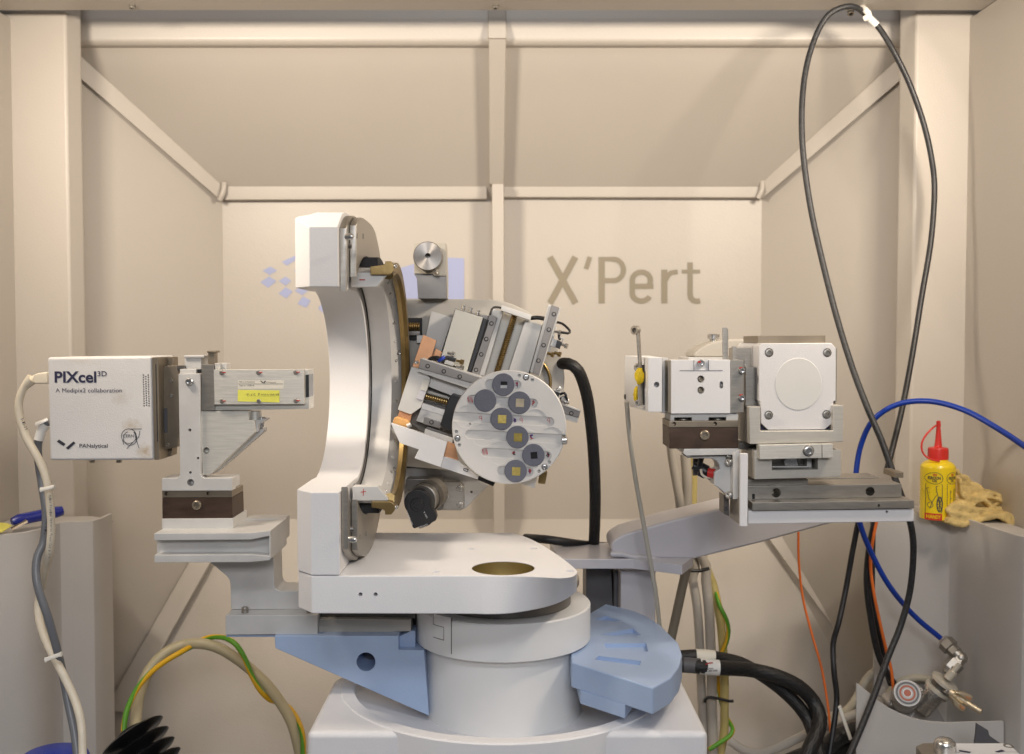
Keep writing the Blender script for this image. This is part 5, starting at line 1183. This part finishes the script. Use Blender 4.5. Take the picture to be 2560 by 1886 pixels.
vdisc('label_face', 132, 1, 'label_face', 0); vdisc('label_ring', 118, 100, 'grey_panel', .0003); vdisc('label_ring', 84, 64, 'label_orange', .0003)
vdisc('label_ring', 48, 40, 'valve_grey', .0004); vdisc('label_dot', 36, .5, 'label_orange', .0005)
for x, y in ((775,915),(1118,790),(1000,985)):
    fcyl('washer', 'y7', x, y, 34, YV - .0012, .004, 'valve_grey', v); screw('y7', x, y, 24, YV - .0014, v, 'steel_bright', .002)
kf = thing('clamp_fitting', 'shiny flange clamp with wing nut joining a pipe stub to the valve', 'clamp')
axk = Vector((.50, -.25, .83)).normalized()
kc = pt('y7', 1303, 765, 1.075)
lathe('stub', kc - axk * .030, axk, [(0, .010), (.024, .010), (.025, .0135), (.028, .0135)], 'steel_bright', kf, 32)
side = Vector((.80, -.25, -.55)).normalized()
for off in (-.002, .0085):
    lathe('clamp_half', kc + axk * off, axk, [(0, .0136), (.0006, .0146), (.0036, .0146), (.0042, .0136), (.0042, .004)], 'nickel', kf, 40)
lathe('clamp_core', kc - axk * .001, axk, [(0, .0105), (.012, .0105)], 'steel_dark', kf, 32)
fpoly('clamp_lug', 'y7', [(1390,770),(1450,780),(1470,830),(1420,850),(1360,800)], 1.058, .010, 'steel', kf, .001)
lathe('tube_stub', kc + axk * .016, axk, [(0, .0044), (.010, .0044), (.0101, .0026), (.020, .0026)], 'nickel', kf, 20)
wn = pt('y7', 1450, 810, 1.06); wd = (pt('y7', 1600, 905, 1.05) - wn).normalized()
lathe('clamp_screw', wn - wd * .004, wd, [(0, .0045), (.018, .0045), (.018, .0030), (.036, .0030)], 'wing_nut', kf, 20)
for q_ in ([(1480,795),(1540,795),(1620,815),(1692,850),(1660,912),(1630,900),(1560,850)], [(1448,845),(1500,880),(1530,915),(1616,968),(1588,1022),(1540,1005),(1480,950)]):
    fpoly('wing', 'y7', q_, 1.046, .008, 'wing_nut', kf, .0016, segs=3)
for q_ in ([(1600,835),(1672,860),(1650,890),(1598,856)], [(1535,930),(1600,965),(1582,1000),(1540,975)]): fpoly('wing_pad', 'y7', q_, 1.0452, .002, 'copper', kf, .0006)
hf = thing('hose_fitting', 'dark steel elbow compression fitting at the end of the blue hose', 'fitting')
h0, h1, h2, h3 = pt('y7', 1365, 235, 1.10), pt('y7', 1470, 340, 1.09), pt('y7', 1545, 420, 1.085), pt('y7', 1440, 530, 1.082)
lathe('nut', h0, h1 - h0, [(0, .0075), (.0015, .0092), (.010, .0092), (.011, .0072), ((h1-h0).length + .004, .0072)], 'steel', hf, 6)
lathe('collar', h0, h1 - h0, [(-.002, .0062), (.003, .0078), (.004, .0078)], 'steel_bright', hf, 24)
lathe('elbow', h1, h2 - h1, [(0, .0062), ((h2-h1).length * .9, .0064)], 'steel', hf, 16)
bm = bmesh.new(); bmesh.ops.create_uvsphere(bm, u_segments=20, v_segments=12, radius=.0070)
bmesh.ops.translate(bm, vec=h2, verts=bm.verts[:]); obj('elbow_knuckle', bm, 'steel', hf)
lathe('nut', h2.lerp(h3, .1), h3 - h2, [(0, .0066), (.004, .0066), (.005, .0092), (.016, .0092), (.018, .0075), (.022, .0045)], 'steel', hf, 6)
tube('stem', [h3, kc + axk * .030], .0026, 'steel_bright', hf, 14)
# coil of beige cable behind the valve
for k, (cx, cy, rx, ry, lab) in enumerate(((1010,1030,330,390,'outer turn of the beige cable coil behind the valve'), (1040,1060,330,400,'second turn of the beige cable coil behind the valve'), (1080,1070,320,400,'inner turn of the beige cable coil behind the valve'))):
    tag(tube('coiled_cable', [pt('y7', cx + rx*math.cos(R(a_))*1.0 + (a_-180)*.6, cy + ry*math.sin(R(a_)), 1.15 + .006*k) for a_ in range(178, 375, 14)], .0046, 'cord_beige', None, 12, .006), lab, 'cable', 'turns of the beige cable coil')
wire('coiled_cable', [('y7', [(780,500,1.17),(680,535,1.165),(560,600,1.16),(470,720,1.155),(410,850,1.15),(330,960,1.14),(240,1030,1.13),(60,1080,1.12)])], .0048, 'cord_beige', 'beige cable trailing left from the coil behind the sheet', n=12)
# curved sheet in front of the valve
sh = [(400,692),(470,745),(550,812),(640,890),(760,970),(880,1030),(1000,1075),(1120,1105),(1250,1122),(1400,1130),(1600,1124),(1800,1120),(2010,1115),(2022,1126),(2022,1800),(398,1800)]
tag(fpoly('curved_sheet', 'y7', sh, 1.03, .0022, 'cabinet_low', None, .0005), 'thin painted metal sheet with a swooping top edge in front of the valve', 'sheet')
tag(fpoly('dark_bracket', 'b5', [(1345,1115),(1550,1240),(1558,1300),(1575,1335),(1740,1450),(1830,1500),(1830,1800),(1300,1800),(1310,1450),(1330,1300)], .96, .003, 'grey_panel', None, .0004), 'dark angular metal plate leaning on the curved sheet', 'plate')
# spare optics module at the lower right edge
om = thing('optics_module', 'white-topped optics module with navy logo marks and steel clamp at the lower right', 'optics module')
zm = pt('b5', 1200, 1455, .87).z
tp = [onz('b5', x, y, zm) for x, y in ((640,1455),(1800,1455),(1935,1488),(2100,1645),(2350,1900),(820,1900))]
obj('cover', prism(tp, (0, 0, -.03), .0008, 2), 'white_smooth', om)
sb = [onz('b5', x, y, zm - .001) for x, y in ((400,1450),(600,1450),(720,1600),(860,1900),(560,1900),(280,1510))]
obj('clamp_block', prism(sb, (0, 0, -.03), .0008, 2), 'steel', om)
p_ = onz('b5', 785, 1600, zm); lathe('thumb_screw', p_ - Vector((0, 0, .004)), (0, 0, 1), [(0, .009), (.010, .009), (.0125, .0082), (.0145, .006), (.0152, .001)], 'steel_bright', om, 32)
for x, y in ((750,1493),(1900,1510)):
    p_ = onz('b5', x, y, zm); lathe('screw', p_ - Vector((0, 0, .002)), (0, 0, 1), [(0, .0042), (.0024, .0042), (.0024, .0026), (.0012, .0022)], 'steel', om, 20)
def top_decal(name, f, pts, m):
    me = bpy.data.meshes.new(name); me.from_pydata([onz(f, x, y, zm + .0003) for x, y in pts], [], [tuple(range(len(pts)))]); return obj(name, me, m, om, 0)
top_decal('logo_bar', 'b5', [(1030,1575),(1250,1610),(1215,1632),(1040,1602)], 'ink_navy'); top_decal('logo_bar', 'b5', [(1655,1606),(1780,1570),(1845,1600),(1720,1622)], 'ink_navy')
top_decal('rule', 'b5', [(860,1617),(1060,1616),(1060,1619),(860,1620)], 'ink'); top_decal('rule', 'b5', [(1840,1610),(2080,1611),(2080,1614),(1840,1613)], 'ink')

# ------------------------------------------------------------------ seat every thing's origin at its base
bpy.context.view_layer.update()
for t in THINGS:
    lo, hi = Vector((1e9,)*3), Vector((-1e9,)*3)
    if t.type == 'EMPTY':
        for ch in t.children_recursive:
            if ch.type == 'MESH':
                for v in ch.data.vertices:
                    for k in range(3): lo[k] = min(lo[k], v.co[k]); hi[k] = max(hi[k], v.co[k])
        L = Vector(((lo.x+hi.x)/2, (lo.y+hi.y)/2, lo.z)); t.location = L
        for ch in t.children: ch.location = -L
